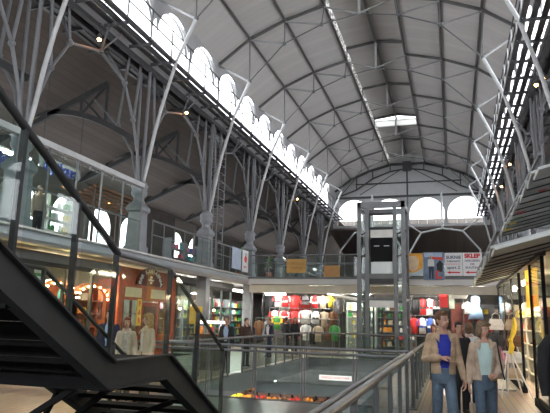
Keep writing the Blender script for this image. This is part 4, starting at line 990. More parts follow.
# glazed middle shop between jersey stall and lift
tt = thing('shopfront', (-4.9, 31.2, 0), 'glass shop front between the jersey stall and the lift', 'shop front')
for x in (-5.75, -4.9, -4.05): MB().box((x-.04, 31.15, 0), (x+.04, 31.25, 3.1)).build('mullion', DARKSTEEL, tt)
for x in (-5.7, -4.85): MB().quad([(x, 31.2, .2), (x+.75, 31.2, .2), (x+.75, 31.2, 3.0), (x, 31.2, 3.0)], .012).build('glass_pane', SHOPGLASS, tt)
MB().box((-5.8, 31.1, 3.0), (-4.0, 31.3, 3.2)).build('header', WHITE, tt)
shelf_unit(-4.1, 32.6, -5.7, 32.6, 2.6, 6, 'in the glass shop left of the lift', WHITE, cols=('white', 'green', 'yellow', 'beige', 'grey'), pitch=.24)
shelf_unit(-1.95, 32.4, -4.0, 32.4, 2.6, 6, 'seen through the lift', LIGHTSTEEL, cols=('white', 'brown', 'green', 'beige', 'orange', 'red'), pitch=.26)
solo(MB().quad([(-6.1, 28.9, 2.9), (-4.1, 28.9, 2.55), (-4.1, 30.2, 2.65), (-6.1, 30.2, 3.0)], .06), 'ceiling_panel', WHITE, 'white sloping ceiling panel left of the lift under the bridge', 'panel')
tube_light((-9.4, 28.9, 2.85), (-8.3, 28.9, 2.85), 'white tube light above the jersey stall, left', energy=3)
tube_light((-6.9, 29.2, 3.1), (-5.9, 29.2, 3.1), 'white tube light above the jersey stall, right end', energy=3)
tube_light((-5.3, 31.9, 3.05), (-4.3, 31.9, 3.05), 'tube light in the glass shop left of the lift')
tube_light((-3.4, 30.0, 3.05), (-2.4, 30.0, 3.05), 'tube light seen through the lower lift')
tube_light((-1.5, 30.0, 3.1), (-.3, 30.0, 3.1), 'tube light over the stall right of the lift')
tube_light((.6, 29.6, 3.1), (1.6, 29.6, 3.1), 'tube light over the stall with the blue dress')
# stall right of the lift
rail_rack(-2.1, -.6, 31.2, 2.95, 'high clothes rail right of the lift')
W = [('jacket', -1.85, 'black', None, 'black jacket on the rail right of the lift, left end'), ('shirt', -1.5, 'red', 'black', 'dark red shirt on the rail right of the lift'), ('jersey', -1.15, 'white', 'red', 'white jersey with red sleeves right of the lift'), ('shirt', -.8, 'black', 'white', 'black shirt with white sleeves right of the lift')]
for k, x, c, s2, lb in W: garment(k, (x, 31.2, 2.82), c, lb, .42, .85, second=s2, group='garments right of the lift')
rail_rack(-2.1, -.6, 30.7, 1.95, 'lower clothes rail right of the lift')
for x, c, s2, lb in ((-1.9, 'red', None, 'red shirt on the lower rail right of the lift'), (-1.5, 'white', 'blue', 'white shirt with blue sleeves on the lower rail right of the lift'), (-1.1, 'blue', 'white', 'blue shirt with white sleeves on the lower rail right of the lift'), (-.75, 'grey', None, 'grey shirt on the lower rail right of the lift')):
    garment('shirt', (x, 30.7, 1.82), c, lb, .42, .8, second=s2, group='garments right of the lift')
solo(MB().box((-.62, 29.98, 2.35), (-.2, 30.03, 3.2)), 'hanging_towel', GM['red'], 'red towel hanging above the man in the blue shirt', 'towel')
solo(MB().box((-.16, 29.98, 2.3), (.1, 30.03, 3.25)), 'hanging_towel', mat('pale_green_cloth', (.55, .65, .5), .8, 0, .2, 3), 'pale green and white towel next to the red towel', 'towel')
t = thing('tilted_awning', (.3, 30.0, 2.7), 'tilted white awning above the brown doorway', 'awning')
MB().quad([(-.15, 29.6, 3.2), (.9, 29.6, 3.2), (.65, 29.2, 2.75), (.0, 29.2, 2.75)], .04).build('awning_cloth', WHITE, t)
for x in (.05, .7): MB().bar((x, 29.55, 3.1), (x, 31.0, 3.0), .03, .03).build('awning_bracket', DARKSTEEL, t)
t = thing('wardrobe_booth', (.3, 31.4, 0), 'dark red-brown fitting booth behind the blue dress', 'booth')
b = MB().box((-.1, 31.0, 0), (.95, 31.9, 2.6)); b.build('booth_body', DARKWOOD, t)
for x in (-.05, .45): MB().box((x, 30.96, .05), (x+.44, 31.0, 2.5)).build('booth_door', mat('maroon_door', (.14, .03, .02), .5, 0, .2, 5), t)
garment('dress', (1.1, 30.4, 2.95), mat('pale_blue_dress', (.32, .48, .72), .7, 0, .15, 6), 'pale blue dress hung high above the woman', .75, 1.15)
garment('shirt', (.72, 30.4, 2.65), 'white', 'white blouse beside the pale blue dress', .4, .6)
rail_rack(.5, 2.4, 30.4, 3.12, 'high rail carrying the pale blue dress')
shelf_unit(3.0, 32.4, 1.0, 32.4, 2.6, 5, 'behind the pale blue dress', LIGHTSTEEL, cols=('white', 'red', 'brown', 'beige', 'yellow'), pitch=.28)

# ------------------------------------------------------------------ right-hand booths with canopies
BOARDM = planks('weathered_grey_boards', (.19, .19, .185), 'Y', .4, .6, .75, .2, .3)
def canopy(xe, ze, xi, zi, y0, y1, n, label, patches, name='board_canopy', lip=.5):
    t = thing(name, ((xe+xi)/2, (y0+y1)/2, ze), label, 'canopy')
    L = (y1-y0)/n
    for i in range(n):
        ya = y0+L*i; dz = .0
        e = random.uniform(-.02, .02)
        # each board overlaps the next like a clapboard
        up_ = .06 if i else -.05
        m = MB(); a = V((xe+e, ya-.02, ze+up_)); b = V((xi, ya-.02, zi+up_)); c = V((xi, ya+L*.97, zi-.08)); d = V((xe+e, ya+L*.97, ze-.08))
        m.quad([a, b, c, d], .05); m.build('board', mat('weathered_board_%s' % ('pale', 'mid', 'dull')[i % 3], [(c*(1, .82, .68)[i % 3]) for c in (.58, .60, .59)], .7, 0, .22, 2.2, .1), t)
        MB().bar((xe+e, ya+L*.95, ze-.145), (xi, ya+L*.95, zi-.145), .05, .022).build('batten', DARKSTEEL, t)
    m = MB().bar((xe+.1, y0+.2, ze+.25), (xe+.1, y1-.1, ze+.25), .05, .06); m.build('eave_beam', STEEL, t)
    m = MB().bar((xi-.1, y0, zi-.1), (xi-.1, y1, zi-.1), .08, .12); m.build('wall_plate', STEEL, t)
    for (yy_, u, c, s_) in patches:
        x = xe+(xi-xe)*u; z = ze+(zi-ze)*u-.16
        k = math.atan2(zi-ze, xi-xe)
        MB().quad([(x-s_, yy_-s_, z-s_*math.tan(k)), (x+s_, yy_-s_*.8, z+s_*math.tan(k)), (x+s_*.8, yy_+s_, z+s_*.8*math.tan(k)), (x-s_*.7, yy_+s_*.8, z-s_*.7*math.tan(k))], .01).build('paint_patch', GM[c], t)
    return t
canopy(.62, 2.82, 1.75, 3.13, 9.1, 17.7, 11, 'lower grey board canopy over the right-hand glass shop', [])
canopy(1.5, 4.4, 4.2, 5.1, 10.6, 18.6, 11, 'upper grey board canopy with worn paint spots at the right edge', [(17.2, .03, 'yellow', .12), (16.2, .04, 'yellow', .1), (14.6, .05, 'red', .12), (13.6, .1, 'beige', .12), (12.4, .12, 'red', .08), (15.4, .06, 'green', .09)])
for y in (10.8, 18.4): solo(MB().box((4.1, y-.06, 0), (4.22, y+.06, 4.85)), 'canopy_post', STEEL, 'steel post carrying the upper canopy, %s one' % ('near' if y < 12 else 'far'), 'post')
# booth glass
t = thing('glass_booth', (2.2, 15, 0), 'dark framed glass shop booth on the right of the walkway', 'shop front')
XB = 1.62
for y in (11.6, 13.4, 15.6, 17.6, 20.0, 22.5): MB().box((XB-.03, y-.03, 0), (XB+.03, y+.03, 3.0)).build('mullion', BLACKSTEEL, t)
for a, b in ((11.6, 13.4), (15.6, 17.6), (17.6, 20.0), (20.0, 22.5)): MB().quad([(XB, a+.07, .15), (XB, b-.07, .15), (XB, b-.07, 2.9), (XB, a+.07, 2.9)], .012).build('glass_pane', SHOPGLASS, t)
for x in (2.9, 4.2): MB().box((x-.05, 11.55, 0), (x+.05, 11.65, 3.0)).build('mullion', BLACKSTEEL, t)
for a, b in ((XB, 2.9), (2.9, 4.2)): MB().quad([(a+.07, 11.6, .15), (b-.07, 11.6, .15), (b-.07, 11.6, 2.9), (a+.07, 11.6, 2.9)], .012).build('glass_pane', SHOPGLASS, t)
MB().box((XB-.06, 11.5, 2.9), (XB+.06, 22.5, 3.02)).build('transom', DARKSTEEL, t); MB().box((XB-.06, 11.5, 0), (XB+.06, 13.4, .15)).build('plinth', BLACKSTEEL, t); MB().box((XB-.06, 15.6, 0), (XB+.06, 22.5, .15)).build('plinth', BLACKSTEEL, t)
MB().box((XB, 11.5, 3.02), (4.3, 22.5, 3.1)).build('roof_panel', CONC, t)
struct(MB().box((4.3, 9.0, 0), (4.5, 33.5, 3.38)), 'wall_shops_right', mat('booth_wall', (.25, .22, .2), .8, 0, .2, 2))
# contents
t = thing('wooden_screen', (1.9, 12.6, 0), 'red-brown wooden panel inside the right-hand glass booth', 'panel')
MB().box((1.75, 12.9, 0.02), (2.25, 13.0, 2.0)).build('panel_board', BARRED, t); MB().box((1.82, 12.88, .25), (2.18, 12.9, 1.8)).build('inset', DARKWOOD, t)
t = thing('yellow_poster', (1.68, 14.4, 1.9), 'yellow poster hanging in the open booth doorway', 'poster')
MB().quad([(1.62, 14.3, 2.0), (1.9, 14.45, 2.05), (1.9, 14.45, 2.95), (1.62, 14.3, 2.85)], .012).build('sheet', mat('bright_yellow_paper', (.8, .55, .03), .6, 0, .1, 4), t)
MB().text('MODA', .11, (1.76, 14.33, 2.55), (.28, .15, 0), (0,0,1)).build('lettering', MATS['red_print'], t); MB().tube([(1.76, 14.37, 2.9), (1.76, 14.37, 3.02)], .006, 5).build('string', DARKSTEEL, t)
solo(MB().box((2.2, 14.0, 2.42), (3.4, 14.04, 2.6)), 'shop_sign', MATS['red_print'], 'red sign strip inside the right-hand booth', 'sign')
shelf_unit(4.0, 11.9, 4.0, 14.5, 2.6, 6, 'at the back of the right-hand booth', WHITE, kinds=('bag', 'box', 'shoe'), cols=('black', 'brown', 'red', 'white', 'green'), pitch=.38)
shelf_unit(2.3, 15.9, 2.3, 18.9, 2.3, 5, 'behind the glass beyond the easel', CREAM, kinds=('bag', 'shoe', 'box'), cols=('brown', 'beige', 'white', 'orange', 'pink', 'black'), pitch=.3)
shelf_unit(2.3, 19.2, 2.3, 22.2, 2.3, 5, 'behind the far glass of the right-hand booth', CREAM, kinds=('bag', 'jar', 'box'), cols=('white', 'beige', 'orange', 'yellow', 'pink'), pitch=.3)
shelf_unit(1.9, 28.6, 1.9, 23.2, 2.5, 5, 'along the walkway beyond the right-hand booth', DARKWOOD, kinds=('bag', 'shoe', 'box'), cols=('brown', 'beige', 'red', 'black'), pitch=.4) if False else None
tube_light((2.9, 13.2, 2.75), (2.9, 14.8, 2.75), 'tube light inside the right-hand booth, near', WARMT)
tube_light((1.95, 16.2, 2.75), (1.95, 17.8, 2.75), 'warm tube light behind the glass beyond the easel', WARMT, energy=16)
tube_light((1.95, 19.4, 2.75), (1.95, 21.0, 2.75), 'warm tube light in the far end of the right-hand booth', WARMT, energy=16)
# hanging handbags near the woman
for i, (x, y, z, c) in enumerate(((1.25, 15.2, .55, 'white'), (1.3, 15.3, .95, 'beige'), (1.2, 15.25, 1.35, 'black'), (1.35, 15.35, 1.72, 'white'))): pass
t = thing('bag_stand', (1.25, 16.0, 0), 'wire stand hung with small bags right of the woman', 'stand')
MB().tube([(1.25, 16, .02), (1.25, 16, 1.95)], .02, 8).build('pole', CHROME, t); MB().lathe((1.25, 16, 0), [(.22, 0), (.22, .02), (.03, .04)], 14).build('foot', CHROME, t)
for i in range(8): MB().tube([(1.25, 16, 1.9-.4*(i//2)), (1.25+(.2 if i % 2 else -.2), 15.93, 1.93-.4*(i//2))], .008, 5).build('hook', CHROME, t)
for i in range(8):
    good('bag', ('white', 'beige', 'black', 'brown', 'pink', 'white', 'grey', 'beige')[i], (1.25+(.2 if i % 2 else -.2), 15.88, 1.48-.4*(i//2)), '%s small bag on the wire stand, %s side of tier %s' % (('white', 'beige', 'black', 'brown', 'pink', 'white', 'grey', 'beige')[i], 'right' if i % 2 else 'left', ('one', 'two', 'three', 'four')[i//2]), 'bags on the wire stand')
# easel and yellow garment
t = thing('a_frame_easel', (1.3, 14.45, 0), 'white A-frame easel standing on the walkway right of the woman', 'easel')
for dx, dy in ((-.3, -.1), (.36, -.1), (-.12, .5), (.2, .5)): MB().tube([(1.28+dx, 14.3+dy, .01), (1.2+dx*.12, 14.5, 1.0)], .018, 8).build('leg', WHITE, t)
MB().bar((1.12, 14.33, .42), (1.42, 14.33, .42), .03, .02).build('crossbar', WHITE, t); MB().bar((1.08, 14.5, 1.0), (1.34, 14.5, 1.0), .05, .05).build('head_block', WHITE, t)
t = thing('yellow_scarf', (1.28, 14.35, .95), 'bright yellow scarf hanging above the white easel', 'scarf')
m = MB().tube([(1.34, 14.4, 1.78), (1.35, 14.36, 1.62), (1.31, 14.33, 1.45), (1.24, 14.33, 1.27), (1.26, 14.33, 1.13), (1.22, 14.33, .98)], [.03, .055, .06, .035, .06, .05], 12); m.build('cloth', mat('yellow_satin', (.85, .6, .04), .4, 0, .12, 9), t)
MB().sphere((1.24, 14.33, 1.27), .055, 10).build('knot', MATS['yellow_satin'], t); MB().tube([(1.34, 14.4, 1.76), (1.36, 14.6, 1.95), (1.6, 14.7, 2.0)], .008, 5).build('hook', CHROME, t)
# dark coats at the right frame edge
t = thing('coat_stand', (1.34, 7.9, 0), 'black garments on a display dummy at the right frame edge', 'display dummy')
def ell(x, y, z, a, b, n=18): return [(x+a*math.cos(2*PI*i/n), y+b*math.sin(2*PI*i/n), z) for i in range(n)]
BLK = mat('black_wool', (.012, .012, .014), .9, 0, .2, 20)
cx_, cy_ = 1.34, 7.9
MB().loft([ell(cx_, cy_, .25, .26, .2), ell(cx_, cy_, .8, .25, .19), ell(cx_, cy_, 1.1, .21, .15), ell(cx_, cy_, 1.35, .24, .15), ell(cx_, cy_, 1.52, .2, .12), ell(cx_, cy_, 1.6, .08, .07)]).build('coat', BLK, t)
for s_ in (-1, 1): MB().tube([(cx_+s_*.19, cy_, 1.5), (cx_+s_*.28, cy_, 1.35), (cx_+s_*.31, cy_-.02, 1.05), (cx_+s_*.29, cy_-.06, .8)], [.06, .075, .065, .055], 12).build('sleeve', BLK, t)
MB().lathe((cx_, cy_, 1.58), [(.05, 0), (.05, .07), (.03, .1)], 12).build('neck_cap', DARKWOOD, t); MB().tube([(cx_, cy_, .02), (cx_, cy_, .4)], .03, 8).build('pole', DARKWOOD, t); MB().lathe((cx_, cy_, 0), [(.2, 0), (.18, .03)], 16).build('foot', DARKWOOD, t)
MB().quad([(cx_-.05, cy_-.165, 1.3), (cx_+.05, cy_-.165, 1.3), (cx_+.06, cy_-.14, 1.52), (cx_-.06, cy_-.14, 1.52)], .01).build('shirt_front', GM['grey'], t)

# ------------------------------------------------------------------ lower level seen through the opening
t = thing('market_stall', (-7.5, 24, -3.5), 'produce stall on the lower level seen through the atrium opening', 'stall')
MB().quad([(-10.6, 23.2, -2.15), (-4.4, 23.2, -2.15), (-4.4, 24.8, -1.5), (-10.6, 24.8, -1.5)], .05).build('display_board', DARKWOOD, t)
for x in (-10.5, -8.5, -6.5, -4.5): MB().box((x-.05, 23.25, -3.5), (x+.05, 23.35, -2.17)).build('leg', DARKWOOD, t); MB().box((x-.05, 24.6, -3.5), (x+.05, 24.7, -1.65)).build('leg', DARKWOOD, t)
cc = [('green', 'bunches of greens'), ('yellow', 'lemons'), ('green', 'lettuce'), ('yellow', 'bananas'), ('orange', 'oranges'), ('red', 'tomatoes'), ('orange', 'apricots'), ('brown', 'potatoes'), ('red', 'apples'), ('orange', 'carrots'), ('brown', 'nuts'), ('red', 'peppers')]
for i, (c, nm) in enumerate(cc):
    for j in range(2):
        x = -10.35+i*.51; y = 23.6+j*.72; z = -2.15+(y-23.2)*.406
        t = thing('produce_crate', (x, y, z), 'crate of %s produce, %s from the left in the %s row of the lower stall' % (c, ORD[i], 'front' if j == 0 else 'back'), 'crate', 'crates on the lower-level stall')
        b = MB()
        b.box((x-.23, y-.3, z+.02), (x+.23, y-.28, z+.2)); b.box((x-.23, y+.28, z+.16), (x+.23, y+.3, z+.34)); b.box((x-.23, y-.3, z), (x-.21, y+.3, z+.24)); b.box((x+.21, y-.3, z), (x+.23, y+.3, z+.24)); b.build('crate_box', DARKWOOD, t)
        h = MB()
        for _ in range(22): h.sphere((x+random.uniform(-.17, .17), y+random.uniform(-.24, .24), z+.26+random.uniform(0, .14)), random.uniform(.05, .075), 8)
        o = h.build('produce_heap', pmat('lower_%s_produce' % c, {'green': (.25, .5, .05), 'yellow': (.8, .65, .06), 'orange': (.75, .28, .03), 'red': (.55, .04, .03), 'brown': (.2, .09, .04)}[c]), t); o['kind'] = 'stuff'
t = thing('lit_shop_sign', (-5.0, 25.4, -1.0), 'long white lit shop sign with pinkish lettering on the lower level', 'sign')
MB().box((-5.6, 25.0, -.92), (-4.2, 25.1, -.72)).build('sign_box', emit('lit_sign_face', (1, .9, .9), .06), t)
MB().text('OWOCE WARZYWA', .13, (-4.9, 24.99, -.82), (1,0,0), (0,0,1)).build('lettering', MATS['red_print'], t)
struct(MB().box((-12, 27.5, -3.5), (2, 27.7, -.45)), 'wall_lower', CONC)
tube_light((-9.4, 21.2, -.66), (-6.4, 21.2, -.66), 'added unseen tube light under the left walkway, lighting the lower produce', energy=14)  # tube added out of sight to brighten the produce stall
# ------------------------------------------------------------------ people
def remeshed(mb, name, m, voxel, smooth=3, parent=None, cut=None, thick=0.0, delete_inside=None):
    me = bpy.data.meshes.new(name); me.from_pydata(mb.v, [], mb.f); me.update()
    bm = bmesh.new(); bm.from_mesh(me); bmesh.ops.remove_doubles(bm, verts=bm.verts, dist=1e-5); bmesh.ops.recalc_face_normals(bm, faces=bm.faces); bm.to_mesh(me); bm.free()
    o = bpy.data.objects.new(name, me); COL.objects.link(o)
    r = o.modifiers.new('r', 'REMESH'); r.mode = 'VOXEL'; r.voxel_size = voxel; r.adaptivity = 0
    s = o.modifiers.new('s', 'SMOOTH'); s.factor = .5; s.iterations = smooth
    dg = bpy.context.evaluated_depsgraph_get(); m2 = bpy.data.meshes.new_from_object(o.evaluated_get(dg))
    o.modifiers.clear(); o.data = m2; bpy.data.meshes.remove(me)
    if cut:
        bm = bmesh.new(); bm.from_mesh(m2)
        bmesh.ops.delete(bm, geom=[f for f in bm.faces if cut(f.calc_center_median())], context='FACES'); bm.to_mesh(m2); bm.free()
        sd = o.modifiers.new('t', 'SOLIDIFY'); sd.thickness = .008; sd.offset = -1
        dg = bpy.context.evaluated_depsgraph_get(); m3 = bpy.data.meshes.new_from_object(o.evaluated_get(dg)); o.modifiers.clear(); o.data = m3; bpy.data.meshes.remove(m2); m2 = m3
    m2.name = name; m2.materials.clear(); m2.materials.append(m)
    for p in m2.polygons: p.use_smooth = True
    if parent is not None: o.parent = parent
    return o
def limb(mb, pts, rs, n=12):
    pts = [V(p) for p in pts]
    # subdivide for a smooth taper
    P = []; R_ = []
    for i in range(len(pts)-1):
        for k in range(4):
            t = k/4; P.append(pts[i].lerp(pts[i+1], t)); R_.append(rs[i]*(1-t)+rs[i+1]*t)
    P.append(pts[-1]); R_.append(rs[-1])
    mb.tube(P, R_, n)
    for p, r in zip(pts, rs): mb.sphere(p, r, 12)
def ell_ring(c, a, b, n=20, p=2.3):
    out = []
    for i in range(n):
        t = 2*PI*i/n; ct, st = math.cos(t), math.sin(t)
        out.append((c[0]+a*math.copysign(abs(ct)**(2/p), ct), c[1]+b*math.copysign(abs(st)**(2/p), st), c[2]))
    return out
def hand(mb, wrist, d, nrm, curl, s, thumb):
    """palm, four unequal bent fingers and a side thumb; d along the fingers, nrm out of the palm"""
    w = V(wrist); d = V(d).normalized(); nrm = V(nrm); nrm = (nrm-d*nrm.dot(d)).normalized(); sd = d.cross(nrm)*thumb
    L = .085*s
    for k in range(4):
        off = sd*(.030-.020*k)*s
        limb(mb, [w+off*.5, w+d*L*.55+off*.95, w+d*L+off], [.016*s, .0155*s, .013*s], 8)
        b = w+d*L+off; q = d.copy(); fl = (.068, .076, .071, .056)[k]*s; r = .0092*s
        pts = [b]; ax = d.cross(nrm)
        for j, f in enumerate((.45, .32, .23)):
            q = q.copy(); q.rotate(Quaternion(ax, -curl*(.6, 1.0, .8)[j]*-1 if False else curl*(.6, 1.0, .8)[j])); b = b+q*fl*f; pts.append(b)
        limb(mb, pts, [r*1.1, r, r*.92, r*.8], 8)
    tb = w+d*L*.3+sd*.028*s; t1 = tb+(d*.6+sd*.75+nrm*.25).normalized()*.038*s; t2 = t1+(d*.95+sd*.2+nrm*.35).normalized()*.03*s; t3 = t2+(d+nrm*.4-sd*.1).normalized()*.022*s
    limb(mb, [tb, t1, t2, t3], [.016*s, .0125*s, .011*s, .009*s], 8)

SKIN = mat('skin', (.50, .28, .20), .55, 0, .06, 14)
EYEW = mat('eye_white', (.42, .40, .38), .3); IRIS = mat('eye_iris', (.05, .035, .03), .3); LIPS = mat('lips', (.42, .14, .12), .5)
def person(loc, yaw, H, label, hair='short', hairc=(.08, .04, .02), top=None, shirt=None, trousers=None, shoes=(.04, .025, .02), arms=None, head_yaw=0.0, head_tilt=0.0, jacket_open=.09, build=1.0, female=False, step=.0, voxel=.011, collar=True, hem=.57):
    """adult figure, modelled facing -y, then turned by yaw"""
    t = thing('person', loc, label, 'person', None)
    t.rotation_euler = (0, 0, yaw)
    s = H/1.78; b = build*s; fw = .9 if female else 1.0
    sh = V((.168*b*fw, 0, .815*H)); hip = V((.078*b*(1.06 if female else 1), 0, .50*H))
    # torso rings: (z fraction, half width, half depth, y offset)
    rings = [(.445, .10, .085, 0), (.48, .15, .105, .01), (.52, .152, .105, .01), (.57, .138, .095, 0), (.62, .138 if female else .148, .095, -.005), (.69, .143, .108, -.01), (.745, .154, .11, -.005), (.79, .15, .095, 0), (.82, .12, .07, .01), (.845, .06, .055, .012)]
    def torso(mb, grow, z0=0, z1=1):
        rr = [ell_ring((0, yo*s, z*H), w*b*(fw if z > .55 else 1)+grow, d*b+grow) for z, w, d, yo in rings if z0 <= z <= z1]
        mb.loft(rr, True)
    # default arms hanging
    A = arms or {}
    def arm(side):
        if side in A: e, w, hd, hn, cu = A[side]; return V(e)*s, V(w)*s, V(hd), V(hn), cu
        return V((side*.212*b, .02*s, 1.13*s)), V((side*.225*b, -.05*s, .88*s)), V((0, -.1, -1)), V((-side, 0, 0)), .35
    legs = {}
    for sd in (-1, 1):
        st = step*sd
        an = V((sd*.085*s, -st*.3*s, .075*s)); kn = V((sd*.083*s, -st*.2*s-.03*s, .275*H)); legs[sd] = (hip*1.0, kn, an)
    hc = V((0, -.012*s, .925*H)); hs = s*(.96 if female else 1)
    hq = Matrix.Rotation(head_yaw, 3, 'Z') @ Matrix.Rotation(head_tilt, 3, 'X')
    def hp(x, y, z): return hc+hq @ (V((x, y, z))*hs)
    # ---- body: one continuous surface
    mb = MB(); torso(mb, 0)
    mb.loft([ell_ring((0, .01*s, .82*H), .06*b, .06*b), ell_ring((0, .0, .85*H), .052*b*fw, .055*b*fw), ell_ring((0, -.005*s, .9*H), .052*b*fw, .055*b*fw)])
    def hsph(x, y, z, r, sc):
        m = MB().sphere((0,0,0), r*hs, 16, sc); mb.add([hc+hq @ (V(v)+V((x, y, z))*hs) for v in m.v], m.f, True)
    hsph(0, .012, .03, .098, (.80, .98, 1.0)); hsph(0, -.03, -.035, .075, (.82, .85, 1.05)); hsph(0, -.055, -.075, .036, (.9, .8, .8))
    hsph(0, -.085, .018, .03, (1.6, .5, .6))
    limb(mb, [hp(0, -.088, .02), hp(0, -.112, -.018)], [.010*hs, .0155*hs], 8); hsph(0, -.093, -.024, .014, (1.5, .7, .7)); hsph(0, -.09, -.055, .016, (1.5, .55, .6))
    for sd in (-1, 1): hsph(sd*.078, .012, -.005, .03, (.3, .6, 1.0))
    for sd in (-1, 1):
        e, w, hd, hn, cu = arm(sd); sp = V((sh.x*sd, .01*s, sh.z-.035*s))
        limb(mb, [sp, e, w], [.05*b, .04*b, .028*b])
        hand(mb, w, hd, hn, cu, s*1.05, sd)
        h_, k_, a_ = legs[sd]; h_ = V((h_.x*sd, .01*s, h_.z))
        limb(mb, [h_, k_, k_.lerp(a_, .35)+V((0, .012*s, 0)), a_], [.07*b, .052*b, .05*b, .036*b])
        limb(mb, [a_+V((0, .03*s, -.035*s)), a_+V((sd*.008*s, -.09*s, -.045*s)), a_+V((sd*.012*s, -.15*s, -.05*s))], [.035*s, .034*s, .024*s])
    remeshed(mb, 'body', SKIN, voxel*.75, 2, t)
    # ---- face
    for sd in (-1, 1):
        m = MB().sphere(hp(sd*.033, -.083, .012), .0135*hs, 10); m.build('eye', EYEW, None).parent = t
        m = MB().sphere(hp(sd*.033, -.0935, .012), .0062*hs, 8); m.build('iris', IRIS, None).parent = t
        m = MB().tube([hp(sd*.014, -.099, .034), hp(sd*.034, -.1, .04), hp(sd*.052, -.085, .034)], [.004*hs, .005*hs, .003*hs], 6); m.build('eyebrow', mat('brow_%d' % int(hairc[0]*1000), tuple(c*.7 for c in hairc), .8), None).parent = t
    m = MB().tube([hp(-.024, -.093, -.053), hp(-.008, -.106, -.05), hp(.008, -.106, -.05), hp(.024, -.093, -.053)], [.003*hs, .0065*hs, .0065*hs, .003*hs], 6); m.build('mouth', LIPS, None).parent = t
    # ---- hair
    hm = mat('hair_%d_%d' % (int(hairc[0]*1000), int(hairc[1]*1000)), hairc, .6, 0, .35, 40, .5)
    hb = MB()
    def hadd(x, y, z, r, sc):
        m = MB().sphere((0,0,0), r*hs, 18, sc); hb.add([hc+hq @ (V(v)+V((x, y, z))*hs) for v in m.v], m.f, True)
    if hair == 'short':
        hadd(0, .022, .042, .104, (.82, .98, 1.0)); hadd(0, -.03, .105, .05, (1.25, 1.0, .5)); hadd(0, .06, -.01, .07, (.95, .6, 1.1))
        fc = lambda c: (hq.inverted() @ (c-hc)).y/hs < -.045 and (hq.inverted() @ (c-hc)).z/hs < .068
    elif hair == 'bob':
        hadd(0, .025, .04, .112, (.86, .98, 1.0)); hadd(0, .06, -.05, .085, (1.05, .7, 1.1))
        for sd in (-1, 1): hadd(sd*.078, .01, -.03, .05, (.55, 1.1, 1.8))
        hadd(.02, -.06, .085, .05, (1.5, .8, .6)); fc = lambda c: (hq.inverted() @ (c-hc)).y/hs < -.052 and (hq.inverted() @ (c-hc)).z/hs < .06 and abs((hq.inverted() @ (c-hc)).x/hs) < .066
    else:  # long, to the shoulders
        hadd(0, .025, .04, .112, (.86, .98, 1.0)); hadd(0, .065, -.1, .09, (1.05, .6, 1.6))
        for sd in (-1, 1): hadd(sd*.08, .015, -.07, .045, (.6, 1.0, 2.6))
        hadd(.03, -.06, .085, .05, (1.4, .8, .6)); fc = lambda c: (hq.inverted() @ (c-hc)).y/hs < -.052 and (hq.inverted() @ (c-hc)).z/hs < .058 and abs((hq.inverted() @ (c-hc)).x/hs) < .066
    remeshed(hb, 'hair', hm, .009, 1, t, cut=fc)
    # ---- trousers
    tm = MB(); torso(tm, .014*s, .44, .60)
    for sd in (-1, 1):
        h_, k_, a_ = legs[sd]; h_ = V((h_.x*sd, .01*s, h_.z))
        limb(tm, [h_, k_, k_.lerp(a_, .5)+V((0, .008*s, 0)), a_+V((0, .01*s, -.03*s))], [.088*b, .074*b, .068*b, .068*b])
    remeshed(tm, 'trousers', trousers, voxel, 2, t)
    for sd in (-1, 1):
        a_ = legs[sd][2]; sm = MB()
        limb(sm, [a_+V((0, .035*s, -.03*s)), a_+V((sd*.008*s, -.08*s, -.035*s)), a_+V((sd*.014*s, -.165*s, -.045*s))], [.045*s, .042*s, .03*s])
        remeshed(sm, 'shoe', mat('shoe_%d' % int(shoes[0]*1000), shoes, .5), .012, 2, t)
    # ---- shirt and jacket
    def garment_top(grow, z0, sleeve, cut, m, name):
        gm = MB(); torso(gm, grow, z0, .83)
        gm.loft([ell_ring((0, .01*s, z0*H-.02), .148*b*(1 if not female else 1.02)+grow, .108*b+grow), ell_ring((0, .01*s, (z0+.06)*H), .146*b*(1 if not female else .98)+grow, .106*b+grow)])
        for sd in (-1, 1):
            e, w, hd, hn, cu = arm(sd); sp = V((sh.x*sd*.97, .01*s, sh.z-.035*s)); en = e.lerp(w, .93) if sleeve > .9 else sp.lerp(e, .7)
            if sleeve > .9: limb(gm, [sp, e, en], [.052*b+grow*.55, .044*b+grow*.55, .036*b+grow*.5])
            elif sleeve > 0: limb(gm, [sp, en], [.058*b+grow*.6, .05*b+grow*.5])
        return remeshed(gm, name, m, voxel, 3, t, cut=cut)
    if shirt: garment_top(.010*s, .55 if top else .53, .5 if not top else 0, None, shirt, 'shirt')
    if top:
        jo = jacket_open*s
        def cutj(c):
            if c.y > 0 or jo <= 0: return False
            zf = (c.z/H-hem)/(.83-hem)
            return abs(c.x) < jo*(.55+.6*max(0, min(1, zf))) and c.z > (hem-.05)*H
        garment_top(.022*s, hem-.03, 1, cutj if jo > 0 else None, top, 'jacket')
        if collar:
            for sd in (-1, 1):
                cm = MB(); cm.quad([(sd*.045*s, -.075*s, .84*H), (sd*.085*s, -.03*s, .85*H), (sd*.14*s, -.105*s, .80*H), (sd*.075*s, -.165*s, .765*H)], .012)
                o = cm.build('collar', top, None); o.parent = t
            cm = MB().tube([(.075*s, -.03*s, .845*H), (.06*s, .05*s, .855*H), (-.06*s, .05*s, .855*H), (-.075*s, -.03*s, .845*H)], .02*s, 8); cm.build('collar', top, None).parent = t
    return t
JEANS = mat('blue_jeans', (.10, .145, .20), .8, 0, .25, 10, .1); JEANS2 = mat('dark_blue_jeans', (.07, .105, .15), .8, 0, .25, 10, .1)
SUEDE = mat('beige_jacket_cloth', (.43, .31, .205), .85, 0, .3, 9, .3); SUEDE2 = mat('pale_beige_jacket_cloth', (.47, .36, .27), .85, 0, .25, 9, .3)
